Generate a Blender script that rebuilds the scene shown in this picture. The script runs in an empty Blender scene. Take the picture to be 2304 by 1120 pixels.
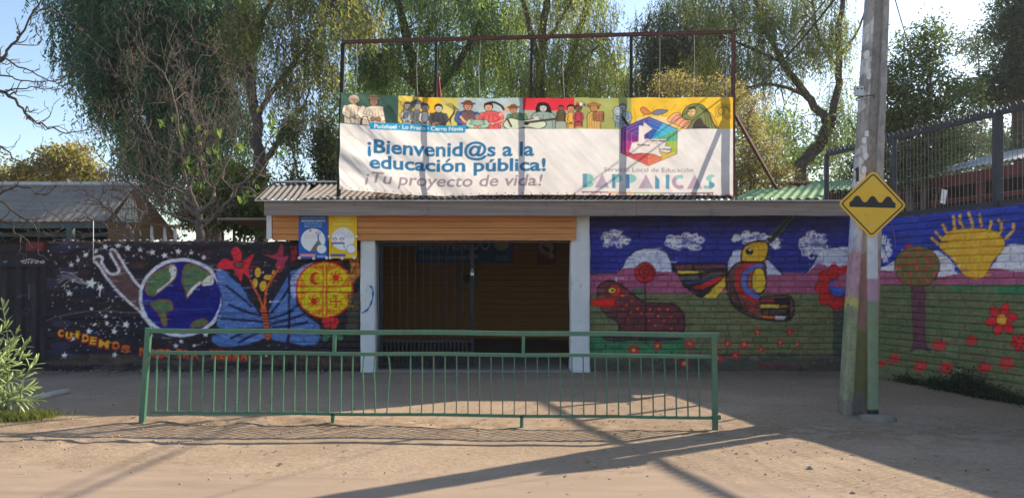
import bpy, bmesh, math, random
import numpy as np
from mathutils import Vector, Matrix

# ------------------------------------------------------------------ camera, light, exposure
scene = bpy.context.scene
col = scene.collection
F, CX, HZ, CAMZ = 1774.0, 1152.0, 630.0, 1.6
cam = bpy.data.cameras.new('camera')
cam.sensor_width = 36.0
cam.lens = 36.0 * F / 2304.0
cam.shift_y = (HZ - 560.0) / 2304.0
cam.clip_end = 3000
cam.clip_start = 0.05
camo = bpy.data.objects.new('camera', cam)
col.objects.link(camo)
camo.location = (0, 0, CAMZ)
camo.rotation_euler = (math.pi / 2, 0, 0)
scene.camera = camo

SUN = Vector((1.40, 0.97, 1.0)).normalized()
SUN_EL = math.asin(SUN.z)
SUN_AZ = math.atan2(SUN.x, SUN.y)
world = bpy.data.worlds.new('World')
scene.world = world
world.use_nodes = True
wn = world.node_tree.nodes
wl = world.node_tree.links
wn.clear()
sky = wn.new('ShaderNodeTexSky')
sky.sky_type = 'NISHITA'
sky.sun_disc = False
sky.sun_elevation = SUN_EL
sky.sun_rotation = SUN_AZ
sky.altitude = 500
sky.air_density = 1.0
sky.dust_density = 1.0
sky.ozone_density = 0.8
bg = wn.new('ShaderNodeBackground')
bg.inputs['Strength'].default_value = 0.125
wo = wn.new('ShaderNodeOutputWorld')
wl.new(sky.outputs[0], bg.inputs[0])
wl.new(bg.outputs[0], wo.inputs[0])
sun = bpy.data.lights.new('sun', 'SUN')
sun.energy = 5.0
sun.angle = math.radians(0.53)
sun.color = (1.0, 0.86, 0.68)
suno = bpy.data.objects.new('sun', sun)
col.objects.link(suno)
suno.rotation_euler = SUN.to_track_quat('Z', 'Y').to_euler()
suno.location = (20, 15, 20)
vs = scene.view_settings
vs.view_transform = 'Standard'
vs.look = 'None'
vs.exposure = 0.98
vs.gamma = 1.0

rng = np.random.default_rng(7)
random.seed(7)

# ------------------------------------------------------------------ helpers
def P(px, py, Y):
    """a point of the place seen at photo pixel (px, py) that stands Y metres away"""
    return Vector(((px - CX) / F * Y, Y, CAMZ + (HZ - py) / F * Y))

def PX(px, Y):
    return (px - CX) / F * Y

def PZ(py, Y):
    return CAMZ + (HZ - py) / F * Y

def lin(c):
    c = np.asarray(c, float) / 255.0
    return np.where(c <= 0.04045, c / 12.92, ((c + 0.055) / 1.055) ** 2.4)

def thing(name, label, cat, loc=(0, 0, 0), group=None):
    o = bpy.data.objects.new(name, None)
    o.empty_display_size = 0.2
    col.objects.link(o)
    o.location = loc
    o['label'] = label
    o['category'] = cat
    if group:
        o['group'] = group
    return o

def adopt(o, parent):
    if parent is not None:
        o.parent = parent
        o.matrix_parent_inverse = parent.matrix_basis.inverted()
    return o

def link(name, me, parent=None, loc=None, mtx=None):
    o = bpy.data.objects.new(name, me)
    col.objects.link(o)
    if loc is not None:
        o.location = loc
    if mtx is not None:
        o.matrix_basis = mtx
    adopt(o, parent)
    return o

def tag(o, label=None, cat=None, group=None, kind=None):
    if label: o['label'] = label
    if cat: o['category'] = cat
    if group: o['group'] = group
    if kind: o['kind'] = kind
    return o

def mesh(name, v, f, mat=None, smooth=False, paint=None):
    me = bpy.data.meshes.new(name)
    v = np.asarray(v, dtype=np.float32).reshape(-1, 3)
    if isinstance(f, np.ndarray):
        n, k = f.shape
        me.vertices.add(len(v))
        me.vertices.foreach_set('co', v.ravel())
        me.loops.add(n * k)
        me.loops.foreach_set('vertex_index', f.astype(np.int32).ravel())
        me.polygons.add(n)
        me.polygons.foreach_set('loop_start', np.arange(0, n * k, k, dtype=np.int32))
        me.polygons.foreach_set('loop_total', np.full(n, k, dtype=np.int32))
        me.update(calc_edges=True)
    else:
        me.from_pydata([tuple(p) for p in v.tolist()], [], f)
        me.update()
    if smooth:
        me.polygons.foreach_set('use_smooth', np.ones(len(me.polygons), dtype=bool))
    if paint is not None:
        a = me.attributes.new('paint', 'FLOAT_COLOR', 'POINT')
        c = np.ones((len(v), 4), dtype=np.float32)
        c[:, :3] = paint
        a.data.foreach_set('color', c.ravel())
    if mat is not None:
        me.materials.append(mat)
    return me

class MB:
    """collects shapes into one mesh"""
    def __init__(s):
        s.v = []; s.f = []
    def add(s, v, f):
        o = len(s.v)
        s.v.extend([tuple(p) for p in v])
        s.f.extend([tuple(i + o for i in q) for q in f])
        return s
    def box(s, lo, hi, M=None):
        x0, y0, z0 = lo; x1, y1, z1 = hi
        v = [Vector(p) for p in ((x0,y0,z0),(x1,y0,z0),(x1,y1,z0),(x0,y1,z0),(x0,y0,z1),(x1,y0,z1),(x1,y1,z1),(x0,y1,z1))]
        if M is not None:
            v = [M @ p for p in v]
        return s.add(v, [(0,3,2,1),(4,5,6,7),(0,1,5,4),(1,2,6,5),(2,3,7,6),(3,0,4,7)])
    def bar(s, a, b, w, h=None, up=(0, 0, 1)):
        """square bar from a to b"""
        a = Vector(a); b = Vector(b); h = h or w
        d = (b - a).normalized()
        up = Vector(up)
        if abs(d.dot(up)) > 0.95:
            up = Vector((0, 1, 0))
        x = d.cross(up).normalized(); y = x.cross(d).normalized()
        v = []
        for p in (a, b):
            for sx, sy in ((-1,-1),(1,-1),(1,1),(-1,1)):
                v.append(p + x * (sx * w / 2) + y * (sy * h / 2))
        return s.add(v, [(3,2,1,0),(4,5,6,7),(0,1,5,4),(1,2,6,5),(2,3,7,6),(3,0,4,7)])
    def tube(s, pts, r, n=6, caps=True):
        pts = [Vector(p) for p in pts]
        if not hasattr(r, '__len__'):
            r = [r] * len(pts)
        v = []; f = []
        ref = Vector((0.31, 0.17, 0.93))
        for i, p in enumerate(pts):
            d = (pts[min(i + 1, len(pts) - 1)] - pts[max(i - 1, 0)])
            d = d.normalized() if d.length > 1e-9 else Vector((0, 0, 1))
            x = d.cross(ref)
            if x.length < 1e-3:
                x = d.cross(Vector((1, 0, 0)))
            x.normalize(); y = d.cross(x)
            for k in range(n):
                t = 2 * math.pi * k / n
                v.append(p + (x * math.cos(t) + y * math.sin(t)) * r[i])
        for i in range(len(pts) - 1):
            for k in range(n):
                k2 = (k + 1) % n
                f.append((i*n+k, i*n+k2, (i+1)*n+k2, (i+1)*n+k))
        if caps:
            f.append(tuple(range(n - 1, -1, -1)))
            f.append(tuple((len(pts)-1)*n + k for k in range(n)))
        return s.add(v, f)
    def prism(s, poly, fn, t0, t1):
        """extrude a 2d polygon; fn(u, v, w) gives the place's point"""
        n = len(poly)
        v = [fn(p[0], p[1], t0) for p in poly] + [fn(p[0], p[1], t1) for p in poly]
        f = [tuple(range(n)), tuple(range(2*n-1, n-1, -1))]
        for k in range(n):
            k2 = (k + 1) % n
            f.append((k2, k, k + n, k2 + n))
        return s.add(v, f)
    def me(s, name, mat, smooth=False, bevel=0.0):
        m = mesh(name, np.array([tuple(p) for p in s.v]), s.f, mat, smooth)
        bm = bmesh.new(); bm.from_mesh(m)
        bmesh.ops.recalc_face_normals(bm, faces=bm.faces)
        if bevel:
            bmesh.ops.bevel(bm, geom=[e for e in bm.edges if len(e.link_faces) == 2 and e.calc_face_angle(0) > 0.6],
                            offset=bevel, segments=2, affect='EDGES', profile=0.6)
        bm.to_mesh(m); bm.free()
        return m
    def build(s, name, mat, parent=None, smooth=False, bevel=0.0):
        return link(name, s.me(name, mat, smooth, bevel), parent)

# value noise in numpy -----------------------------------------------------------
_perm = np.random.default_rng(3).random((256, 256)).astype(np.float32)
def vnoise(x, y):
    x = np.asarray(x, float); y = np.asarray(y, float)
    xi = np.floor(x).astype(int); yi = np.floor(y).astype(int)
    fx = x - xi; fy = y - yi
    fx = fx*fx*(3-2*fx); fy = fy*fy*(3-2*fy)
    a = _perm[yi & 255, xi & 255]; b = _perm[yi & 255, (xi+1) & 255]
    c = _perm[(yi+1) & 255, xi & 255]; d = _perm[(yi+1) & 255, (xi+1) & 255]
    return (a*(1-fx)+b*fx)*(1-fy) + (c*(1-fx)+d*fx)*fy
def fbm(x, y, o=4):
    t = 0; a = 0.5; n = 0
    for i in range(o):
        t = t + a * vnoise(x * 2**i + 17.3*i, y * 2**i + 9.1*i); n += a; a *= 0.5
    return t / n

# materials ----------------------------------------------------------------------
def mat(name, c=(0.5, 0.5, 0.5), rough=0.8, var=0.2, scale=6.0, bump=0.15, bscale=60.0, metal=0.0,
        attr=None, trans=0.0, spec=0.3, c2=None, stretch=None, bdist=0.01, dirt=None):
    m = bpy.data.materials.new(name)
    m.use_nodes = True
    nt = m.node_tree; N = nt.nodes; L = nt.links
    N.clear()
    out = N.new('ShaderNodeOutputMaterial')
    b = N.new('ShaderNodeBsdfPrincipled')
    b.inputs['Roughness'].default_value = rough
    b.inputs['Metallic'].default_value = metal
    b.inputs['Specular IOR Level'].default_value = spec
    tc = N.new('ShaderNodeTexCoord')
    mp = N.new('ShaderNodeMapping')
    geo = N.new('ShaderNodeNewGeometry')
    L.new(geo.outputs['Position'], mp.inputs[0])
    if stretch:
        mp.inputs['Scale'].default_value = stretch
    nz = N.new('ShaderNodeTexNoise')
    nz.inputs['Scale'].default_value = scale
    nz.inputs['Detail'].default_value = 6
    nz.inputs['Roughness'].default_value = 0.65
    L.new(mp.outputs[0], nz.inputs['Vector'])
    if attr:
        at = N.new('ShaderNodeAttribute'); at.attribute_name = attr
        base = at.outputs['Color']
    else:
        rgb = N.new('ShaderNodeRGB'); rgb.outputs[0].default_value = (*c, 1)
        base = rgb.outputs[0]
    mr = N.new('ShaderNodeMapRange')
    mr.inputs[1].default_value = 0.25; mr.inputs[2].default_value = 0.75
    L.new(nz.outputs[0], mr.inputs[0])
    if c2 is not None:
        mr.inputs[3].default_value = 0.0; mr.inputs[4].default_value = 1.0
        mx = N.new('ShaderNodeMix'); mx.data_type = 'RGBA'
        L.new(mr.outputs[0], mx.inputs['Factor'])
        L.new(base, mx.inputs[6]); mx.inputs[7].default_value = (*c2, 1)
        cout = mx.outputs[2]
    else:
        mr.inputs[3].default_value = 1 - var; mr.inputs[4].default_value = 1 + var
        mx = N.new('ShaderNodeVectorMath'); mx.operation = 'SCALE'
        L.new(base, mx.inputs[0]); L.new(mr.outputs[0], mx.inputs['Scale'])
        cout = mx.outputs[0]
    if dirt is not None:
        dcol, dscale, lo, hi, amt = dirt
        dn = N.new('ShaderNodeTexNoise'); dn.inputs['Scale'].default_value = dscale
        dn.inputs['Detail'].default_value = 9; dn.inputs['Roughness'].default_value = 0.72
        L.new(geo.outputs['Position'], dn.inputs['Vector'])
        dr = N.new('ShaderNodeMapRange')
        dr.inputs[1].default_value = lo; dr.inputs[2].default_value = hi
        dr.inputs[3].default_value = 0; dr.inputs[4].default_value = amt
        L.new(dn.outputs[0], dr.inputs[0])
        dm = N.new('ShaderNodeMix'); dm.data_type = 'RGBA'
        L.new(dr.outputs[0], dm.inputs['Factor'])
        L.new(cout, dm.inputs[6]); dm.inputs[7].default_value = (*dcol, 1)
        cout = dm.outputs[2]
    L.new(cout, b.inputs['Base Color'])
    if bump:
        bn = N.new('ShaderNodeTexNoise'); bn.inputs['Scale'].default_value = bscale
        bn.inputs['Detail'].default_value = 5; bn.inputs['Roughness'].default_value = 0.6
        L.new(mp.outputs[0], bn.inputs['Vector'])
        bp = N.new('ShaderNodeBump'); bp.inputs['Strength'].default_value = bump
        bp.inputs['Distance'].default_value = bdist
        L.new(bn.outputs[0], bp.inputs['Height'])
        L.new(bp.outputs[0], b.inputs['Normal'])
    if trans:
        tr = N.new('ShaderNodeBsdfTranslucent')
        L.new(cout, tr.inputs['Color'])
        ms = N.new('ShaderNodeMixShader'); ms.inputs[0].default_value = trans
        L.new(b.outputs[0], ms.inputs[1]); L.new(tr.outputs[0], ms.inputs[2])
        L.new(ms.outputs[0], out.inputs[0])
    else:
        L.new(b.outputs[0], out.inputs[0])
    return m

# a painter's canvas, in hand-made shapes; what it holds becomes paint on wall vertices -------
_glyph = {}
def glyphs(body, bold):
    k = (body, bold)
    if k not in _glyph:
        cu = bpy.data.curves.new('lettering', 'FONT')
        cu.body = body; cu.size = 1; cu.offset = bold; cu.resolution_u = 4
        cu.fill_mode = 'FRONT'
        o = bpy.data.objects.new('lettering', cu)
        me = bpy.data.meshes.new_from_object(o)
        me.calc_loop_triangles()
        v = np.array([(p.co.x, p.co.y) for p in me.vertices]).reshape(-1, 2)
        t = np.array([tuple(x.vertices) for x in me.loop_triangles]).reshape(-1, 3)
        _glyph[k] = (v, t)
        bpy.data.objects.remove(o); bpy.data.curves.remove(cu); bpy.data.meshes.remove(me)
    return _glyph[k]

def spl(pts, n=8, closed=True):
    p = np.asarray(pts, float)
    m = len(p); out = []
    rg = range(m) if closed else range(m - 1)
    for i in rg:
        if closed:
            a, b, c, d = p[(i-1) % m], p[i], p[(i+1) % m], p[(i+2) % m]
        else:
            a, b, c, d = p[max(i-1, 0)], p[i], p[i+1], p[min(i+2, m-1)]
        for k in range(n):
            t = k / n
            out.append(0.5*((2*b)+(c-a)*t+(2*a-5*b+4*c-d)*t*t+(3*b-a-3*c+d)*t**3))
    if not closed:
        out.append(p[-1])
    return np.array(out)

class Canvas:
    def __init__(s, x0, y0, x1, y1, S, bgc):
        s.x0, s.y0, s.S = x0, y0, S
        s.W = int((x1-x0)*S); s.H = int((y1-y0)*S)
        s.a = np.zeros((s.H, s.W, 3), np.float32); s.a[:] = bgc
        s.down = None
    def box(s, x0, y0, x1, y1):
        i0 = max(int((x0-s.x0)*s.S), 0); i1 = min(int((x1-s.x0)*s.S)+1, s.W)
        j0 = max(int((y0-s.y0)*s.S), 0); j1 = min(int((y1-s.y0)*s.S)+1, s.H)
        return i0, i1, j0, j1
    def grid(s, b):
        i0, i1, j0, j1 = b
        X = (np.arange(i0, i1)+0.5)/s.S+s.x0
        Y = (np.arange(j0, j1)+0.5)/s.S+s.y0
        return X, Y
    def put(s, b, m, c, op):
        i0, i1, j0, j1 = b
        r = s.a[j0:j1, i0:i1]
        k = (m*op)[..., None].astype(np.float32)
        c = np.asarray(c, np.float32)
        r[:] = r*(1-k)+c*k
    def pmask(s, pts):
        p = np.asarray(pts, float)
        b = s.box(p[:,0].min(), p[:,1].min(), p[:,0].max(), p[:,1].max())
        if b[1] <= b[0] or b[3] <= b[2]:
            return None, None
        X, Y = s.grid(b)
        m = np.zeros((len(Y), len(X)), bool)
        q = np.roll(p, -1, 0)
        for (ax, ay), (bx, by) in zip(p, q):
            if ay == by: continue
            cnd = (ay > Y) != (by > Y)
            if not cnd.any(): continue
            xi = ax+(Y-ay)*(bx-ax)/(by-ay)
            m ^= cnd[:, None] & (X[None, :] < xi[:, None])
        return b, m
    def poly(s, pts, c, op=1.0, rag=0.0, sc=0.25):
        b, m = s.pmask(pts)
        if b is None: return
        m = m.astype(np.float32)
        if rag:
            X, Y = s.grid(b)
            n = fbm(X[None, :]*sc+Y[:, None]*0, Y[:, None]*sc*1.7+X[None, :]*0, 3)
            m = m*np.clip(1-rag*np.clip((n-0.45)*4, 0, 1), 0, 1)
        s.put(b, m, c, op)
    def stroke(s, pts, w, c, op=1.0, soft=0.0):
        p = np.asarray(pts, float); r = w/2+soft
        b = s.box(p[:,0].min()-r-1, p[:,1].min()-r-1, p[:,0].max()+r+1, p[:,1].max()+r+1)
        if b[1] <= b[0] or b[3] <= b[2]: return
        X, Y = s.grid(b)
        dm = np.full((len(Y), len(X)), 1e9, np.float32)
        for (ax, ay), (bx, by) in zip(p[:-1], p[1:]):
            q = s.box(min(ax, bx)-r-1, min(ay, by)-r-1, max(ax, bx)+r+1, max(ay, by)+r+1)
            if q[1] <= q[0] or q[3] <= q[2]: continue
            XX, YY = s.grid(q)
            dx, dy = bx-ax, by-ay
            L2 = dx*dx+dy*dy+1e-9
            t = np.clip(((XX[None,:]-ax)*dx+(YY[:,None]-ay)*dy)/L2, 0, 1)
            d = np.hypot(XX[None,:]-ax-t*dx, YY[:,None]-ay-t*dy)
            v = dm[q[2]-b[2]:q[3]-b[2], q[0]-b[0]:q[1]-b[0]]
            np.minimum(v, d, out=v)
        m = (dm < w/2).astype(np.float32) if not soft else np.clip((r-dm)/(soft+1e-6), 0, 1)
        s.put(b, m, c, op)
    def ell(s, x, y, rx, ry, c, op=1.0, rot=0.0, rag=0.0):
        t = np.linspace(0, 2*np.pi, 40, endpoint=False)
        u = np.cos(t)*rx; v = np.sin(t)*ry
        s.poly(np.stack([x+u*math.cos(rot)-v*math.sin(rot), y+u*math.sin(rot)+v*math.cos(rot)], 1), c, op, rag)
    def ring(s, x, y, rx, ry, w, c, op=1.0, t0=0, t1=2*math.pi, soft=0):
        t = np.linspace(t0, t1, 60)
        s.stroke(np.stack([x+np.cos(t)*rx, y+np.sin(t)*ry], 1), w, c, op, soft)
    def star(s, x, y, r, c, op=1.0, rot=0.0, k=5, inner=0.42):
        t = np.arange(2*k)*math.pi/k-math.pi/2+rot
        rr = np.where(np.arange(2*k) % 2 == 0, r, r*inner)
        s.poly(np.stack([x+np.cos(t)*rr, y+np.sin(t)*rr], 1), c, op)
    def text(s, body, x, y, w, cap, c, op=1.0, rot=0.0, shear=0.0, bold=0.0):
        v, t = glyphs(body, bold)
        if not len(v): return
        hv, _ = glyphs('H', bold)
        hc = hv[:,1].max()
        u = (v[:,0]-v[:,0].min())/(v[:,0].max()-v[:,0].min())*w
        q = v[:,1]/hc*cap
        u = u+q*shear
        xx = x+u*math.cos(rot)+q*math.sin(rot)
        yy = y+u*math.sin(rot)-q*math.cos(rot)
        b = s.box(xx.min(), yy.min(), xx.max(), yy.max())
        if b[1] <= b[0] or b[3] <= b[2]: return
        M = np.zeros((b[3]-b[2], b[1]-b[0]), bool)
        for tri in t:
            pb, pm = s.pmask(np.stack([xx[tri], yy[tri]], 1))
            if pb is None: continue
            M[pb[2]-b[2]:pb[3]-b[2], pb[0]-b[0]:pb[1]-b[0]] |= pm
        s.put(b, M.astype(np.float32), c, op)
    def noise(s, amt, sx, sy, seed=0):
        X, Y = s.grid((0, s.W, 0, s.H))
        n = fbm(X[None,:]*sx+Y[:,None]*0+seed, Y[:,None]*sy+X[None,:]*0+seed*1.3, 4)-0.5
        s.a *= (1+amt*2*n)[..., None]
    def sample(s, px, py, gain=1.0):
        if s.down is None:
            h = s.H//s.S; w = s.W//s.S
            s.down = lin(np.clip(s.a[:h*s.S, :w*s.S].reshape(h, s.S, w, s.S, 3).mean((1, 3)), 0, 255)).astype(np.float32)
        d = s.down; h, w = d.shape[:2]
        x = np.clip(np.asarray(px)-s.x0-0.5, 0, w-1.001); y = np.clip(np.asarray(py)-s.y0-0.5, 0, h-1.001)
        i = x.astype(int); j = y.astype(int); fx = (x-i)[..., None]; fy = (y-j)[..., None]
        r = (d[j, i]*(1-fx)+d[j, i+1]*fx)*(1-fy)+(d[j+1, i]*(1-fx)+d[j+1, i+1]*fx)*fy
        return np.clip(r*np.asarray(gain), 0, 0.82)

def crop(ox, oy, sc):
    return lambda pts: [(ox+x/sc, oy+y/sc) for x, y in pts]

# ------------------------------------------------------------------ the murals, painted shape by shape
MU = Canvas(-40, 430, 2420, 960, 2, (50, 48, 56))
def fill(x0, y0, x1, y1, c, op=1.0):
    MU.poly([(x0, y0), (x1, y0), (x1, y1), (x0, y1)], c, op)

# -- night sky wall
c2 = crop(100, 520, 3.295); c3 = crop(440, 460, 2.8)
fill(100, 530, 815, 960, (34, 31, 38))
for k in range(420):
    x = random.uniform(105, 650); y = random.uniform(540, 815)
    cc = random.choice([(30, 33, 60), (26, 24, 30), (44, 46, 66), (52, 40, 40), (28, 38, 72), (24, 24, 34), (62, 58, 62)])
    MU.stroke([(x, y), (x + random.uniform(10, 46), y + random.uniform(-4, 4))], random.uniform(3, 11), cc, random.uniform(.15, .5), 3)
for k in range(160):
    x = random.uniform(105, 800); y = 800 + abs(random.gauss(0, 18))
    MU.stroke([(x, y), (x + random.uniform(10, 60), y + random.uniform(-3, 3))], random.uniform(3, 9), random.choice([(66, 56, 52), (50, 44, 44), (80, 68, 60)]), .5, 3)
for k in range(60):
    x = random.uniform(105, 650)
    MU.stroke([(x, 541), (x + random.uniform(6, 22), 541 + random.uniform(0, 7))], random.uniform(3, 8), random.choice([(96, 84, 74), (70, 60, 54), (44, 40, 40)]), .7)
WHT = (206, 206, 216)
MU.stroke(spl(c2([(20, 660), (200, 610), (420, 590), (650, 605), (730, 600)]), 6, False), 2, (110, 104, 104), .6, 1)
# nebula smears
for x, y in c2([(720, 240), (300, 300), (160, 90), (130, 680), (1200, 160), (690, 260)]):
    MU.ell(x, y, 16, 6, (96, 56, 52), .35)
for x, y in c2([(130, 130), (200, 100), (130, 680), (120, 850), (150, 300), (60, 380)]):
    MU.ell(x, y, 24, 10, (60, 66, 104), .4)
small = [(random.uniform(110, 645), random.uniform(548, 800)) for k in range(170)]
small += [(random.gauss(250, 38), random.gauss(728, 14)) for k in range(60)]
small += [(random.gauss(180, 45), random.gauss(665, 20)) for k in range(50)]
small += [(random.gauss(250, 70), random.gauss(575, 12)) for k in range(50)]
for x, y in small:
    if 105 < x < 648:
        MU.star(x, y, random.uniform(1.3, 3.2), WHT, random.uniform(.5, .95), random.random())
big = [(450,115,22),(545,105,20),(620,125,22),(710,135,19),(800,155,21),(890,180,22),(992,150,20),(305,175,20),(378,145,18),(195,245,20),(245,215,17),
       (185,460,22),(330,740,22),(210,790,20),(520,740,22),(605,690,24),(150,920,22),(520,915,21),(1195,765,20),(1015,815,16),(975,850,18),(1110,845,15),(460,630,16),(465,680,17),(375,690,12),(350,575,15),(1180,195,18),(1090,158,18)]
for x, y, r in big:
    (qx, qy), = c2([(x, y)])
    MU.star(qx, qy, r / 2.6, WHT, .95, random.uniform(-.3, .3))
# shooting star and the dripping one
for k, (ex, ey) in enumerate([(120, 300), (90, 335), (95, 360), (130, 410), (105, 380)]):
    MU.stroke(spl(c2([(330, 390), (260, 355 + 8 * k), ((260 + ex) / 2, (350 + ey) / 2 - 15), (ex, ey)]), 6, False), 1.6, (190, 195, 210), .65)
(qx, qy), = c2([(345, 385)]); MU.star(qx, qy, 14, WHT, 1, .2)
(qx, qy), = c2([(415, 415)]); MU.star(qx, qy, 9, WHT, 1, .4)
MU.stroke(c2([(415, 430), (412, 480)]), 2.5, WHT)
# hand and forearm
arm = spl(c2([(790, 700), (720, 610), (600, 500), (520, 420), (460, 340), (400, 250), (368, 218), (372, 192), (400, 182), (428, 200), (425, 235), (470, 300), (515, 318), (550, 300), (545, 268), (500, 195), (485, 155), (503, 138), (530, 150), (560, 200), (610, 280), (660, 360), (720, 420), (790, 480)]), 5, False)
MU.poly(arm, (80, 62, 66))
for k in range(40):
    x = random.uniform(240, 330); y = random.uniform(600, 700)
    MU.stroke([(x, y), (x + 14, y + 2)], 3, (70, 52, 56), .15)
MU.stroke(arm, 5.0, (186, 188, 204), .95, 1.2)
# the earth
MU.ell(408, 669, 92, 85, (24, 28, 112))
for k in range(60):
    t = random.uniform(0, 6.28); r = random.random() ** .5
    x = 408 + 80 * r * math.cos(t); y = 669 + 75 * r * math.sin(t)
    MU.stroke([(x - 9, y), (x + 9, y + 1)], 4, random.choice([(20, 22, 84), (32, 40, 130), (20, 20, 70)]), .35, 2)
GRN, BRN = (78, 108, 70), (128, 84, 56)
for pts in ([(760,380),(790,330),(850,290),(930,250),(970,260),(975,330),(940,380),(900,410),(850,450),(800,480),(755,450)],
            [(1020,370),(1040,260),(1110,250),(1180,290),(1230,320),(1250,370),(1200,400),(1150,370),(1110,420),(1060,495),(1050,440)],
            [(795,540),(840,510),(930,520),(945,580),(900,600),(910,690),(880,690),(860,620),(820,580)],
            [(1085,705),(1110,670),(1170,650),(1205,670),(1200,690),(1130,710)]):
    q = spl(c2(pts), 4)
    MU.poly(q, GRN, 1, .25); MU.stroke(np.vstack([q, q[:1]]), 3.5, BRN, .75, 1)
for pts in ([(930,250),(975,270),(970,340),(900,410),(850,450),(832,440),(915,380),(940,340),(920,290)],
            [(1250,330),(1245,395),(1180,405),(1165,380),(1215,330)],
            [(1060,492),(1068,450),(1140,375),(1162,380),(1110,435)]):
    MU.poly(spl(c2(pts), 4), (196, 192, 196), .95, .2)
MU.stroke(spl(c2([(730, 600), (900, 580), (1100, 578), (1240, 570)]), 5, False), 2, (86, 92, 140), .5)
MU.ring(408, 669, 92, 85, 6.5, (190, 196, 216), .95, soft=1.5)
# butterfly
BLU, BL2, VEIN = (78, 108, 168), (120, 140, 190), (24, 28, 62)
wl_ = [(125,420),(170,410),(240,470),(310,540),(350,620),(420,700),(430,770),(290,780),(130,770),(165,640),(150,520)]
wl2 = [(110,820),(180,790),(430,790),(440,840),(330,880),(180,900),(110,870)]
wr_ = [(590,430),(550,500),(480,620),(460,700),(470,790),(480,850),(590,870),(700,890),(780,860),(780,760),(700,700),(640,620),(640,500),(740,400),(740,362),(650,400)]
for w in (wl_, wl2, wr_):
    q = spl(c3(w), 5)
    MU.poly(q, BLU, 1, .12)
    MU.stroke(np.vstack([q, q[:1]]), 2.5, VEIN, .8)
MU.poly(spl(c3([(600,480),(650,405),(735,370),(735,400),(650,500),(625,600),(600,560)]), 4), (150, 158, 200), .9)
for k in range(90):
    w = random.choice([(150,430,400,760),(120,800,420,880),(480,640,760,860)])
    x = random.uniform(w[0], w[2]); y = random.uniform(w[1], w[3])
    (qx, qy), = c3([(x, y)])
    i = int((qx-MU.x0)*2); j = int((qy-MU.y0)*2)
    if MU.a[j, i, 2] > 130 and MU.a[j, i, 0] < 100:
        MU.stroke([(qx-6, qy), (qx+6, qy+2)], 3, random.choice([(100,128,186),(62,90,150)]), .5, 1.5)
for pts in ([(190,510),(270,570),(350,640)], [(210,630),(310,670),(420,700)], [(160,720),(270,725),(420,740)], [(220,840),(320,800),(410,790)], [(270,870),(350,825),(420,800)],
            [(480,680),(540,600),(590,520)], [(470,720),(560,690),(640,640)], [(480,750),(600,720),(680,690)], [(490,770),(620,760),(700,740)], [(580,880),(588,760),(590,440)]):
    MU.stroke(spl(c3(pts), 5, False), 4.5, VEIN, .9, 1)
# flowers above
q = spl(c3([(130,390),(180,340),(240,360),(225,290),(262,266),(295,310),(290,360),(375,305),(335,395),(345,470),(300,430),(285,490),(240,410),(170,410)]), 3)
MU.poly(q, (188, 42, 58)); MU.ell(440+270/2.8, 460+378/2.8, 10, 7, (112, 62, 72)); MU.ring(440+270/2.8, 460+378/2.8, 11, 8, 2, (60, 20, 24))
MU.poly(c3([(520,300),(540,240),(555,270),(550,330),(590,320),(562,370),(555,410),(520,430),(500,390),(515,350),(410,310),(480,320)]), (142, 50, 76))
MU.poly(c3([(600,265),(640,262),(640,350),(600,370)]), (118, 36, 48))
for x, y, a, b in ((392,428,18,32),(375,495,18,28),(425,512,20,32),(455,458,30,18),(492,430,12,16)):
    MU.ell(440+x/2.8, 460+y/2.8, a/2.8, b/2.8, (194, 152, 60))
ORG = (186, 84, 42)
MU.stroke(spl(c3([(425,660),(395,570),(345,480)]), 5, False), 4.5, ORG)
MU.stroke(spl(c3([(432,650),(448,530),(490,450),(530,395)]), 5, False), 5, ORG)
MU.stroke(c3([(430,655),(438,700),(446,770),(455,835)]), 13, ORG)
for k in range(9):
    y = 680+k*19
    MU.stroke(c3([(412+k*3.5, y), (470+k*2, y+4)]), 2, (48, 20, 18))
# the golden disc
SX, SY = 440+812/2.8, 460+537/2.8
YEL, RED = (218, 172, 30), (178, 40, 30)
MU.ell(SX, SY, 63, 63, YEL); MU.ring(SX, SY, 63, 63, 4, RED)
for x in (803, 826): MU.stroke(c3([(x, 378), (x, 702)]), 2.6, RED)
for y in (516, 551): MU.stroke(c3([(640, y), (985, y)]), 2.6, RED)
for sx, sy in ((-1, 0), (1, 0), (0, -1), (0, 1)):
    for o in (14, 24, 34):
        if sx:
            for t in (-1, 1): MU.stroke([(SX+sx*(60-o*.55), SY+t*6), (SX+sx*54, SY+t*(o*.95))], 2.2, RED)
        else:
            for t in (-1, 1): MU.stroke([(SX+t*5, SY+sy*(60-o*.55)), (SX+t*(o*.95), SY+sy*54)], 2.2, RED)
mx_, my_ = 440+757/2.8, 460+465/2.8
MU.ell(mx_, my_, 13, 14, RED); MU.ell(mx_+6, my_-1, 10, 10, YEL)
for x, y in ((885, 460), (745, 610)):
    qx, qy = 440+x/2.8, 460+y/2.8
    MU.ell(qx, qy, 7, 7, RED)
    for k in range(7):
        t = k*.9; MU.stroke([(qx, qy), (qx+12*math.cos(t), qy+12*math.sin(t)), (qx+14*math.cos(t+.5), qy+14*math.sin(t+.5))], 2, RED)
qx, qy = 440+885/2.8, 460+610/2.8
for d in ((12, 0), (0, 13)):
    MU.stroke([(qx-d[0], qy-d[1]), (qx+d[0], qy+d[1])], 3, RED)
    for s_ in (-1, 1):
        ex, ey = qx+s_*d[0], qy+s_*d[1]
        MU.stroke([(ex-d[1]*.45+s_*d[0]*.1, ey-d[0]*.45), (ex, ey-0), (ex+d[1]*.45, ey+d[0]*.45)], 2.2, RED)
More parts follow.
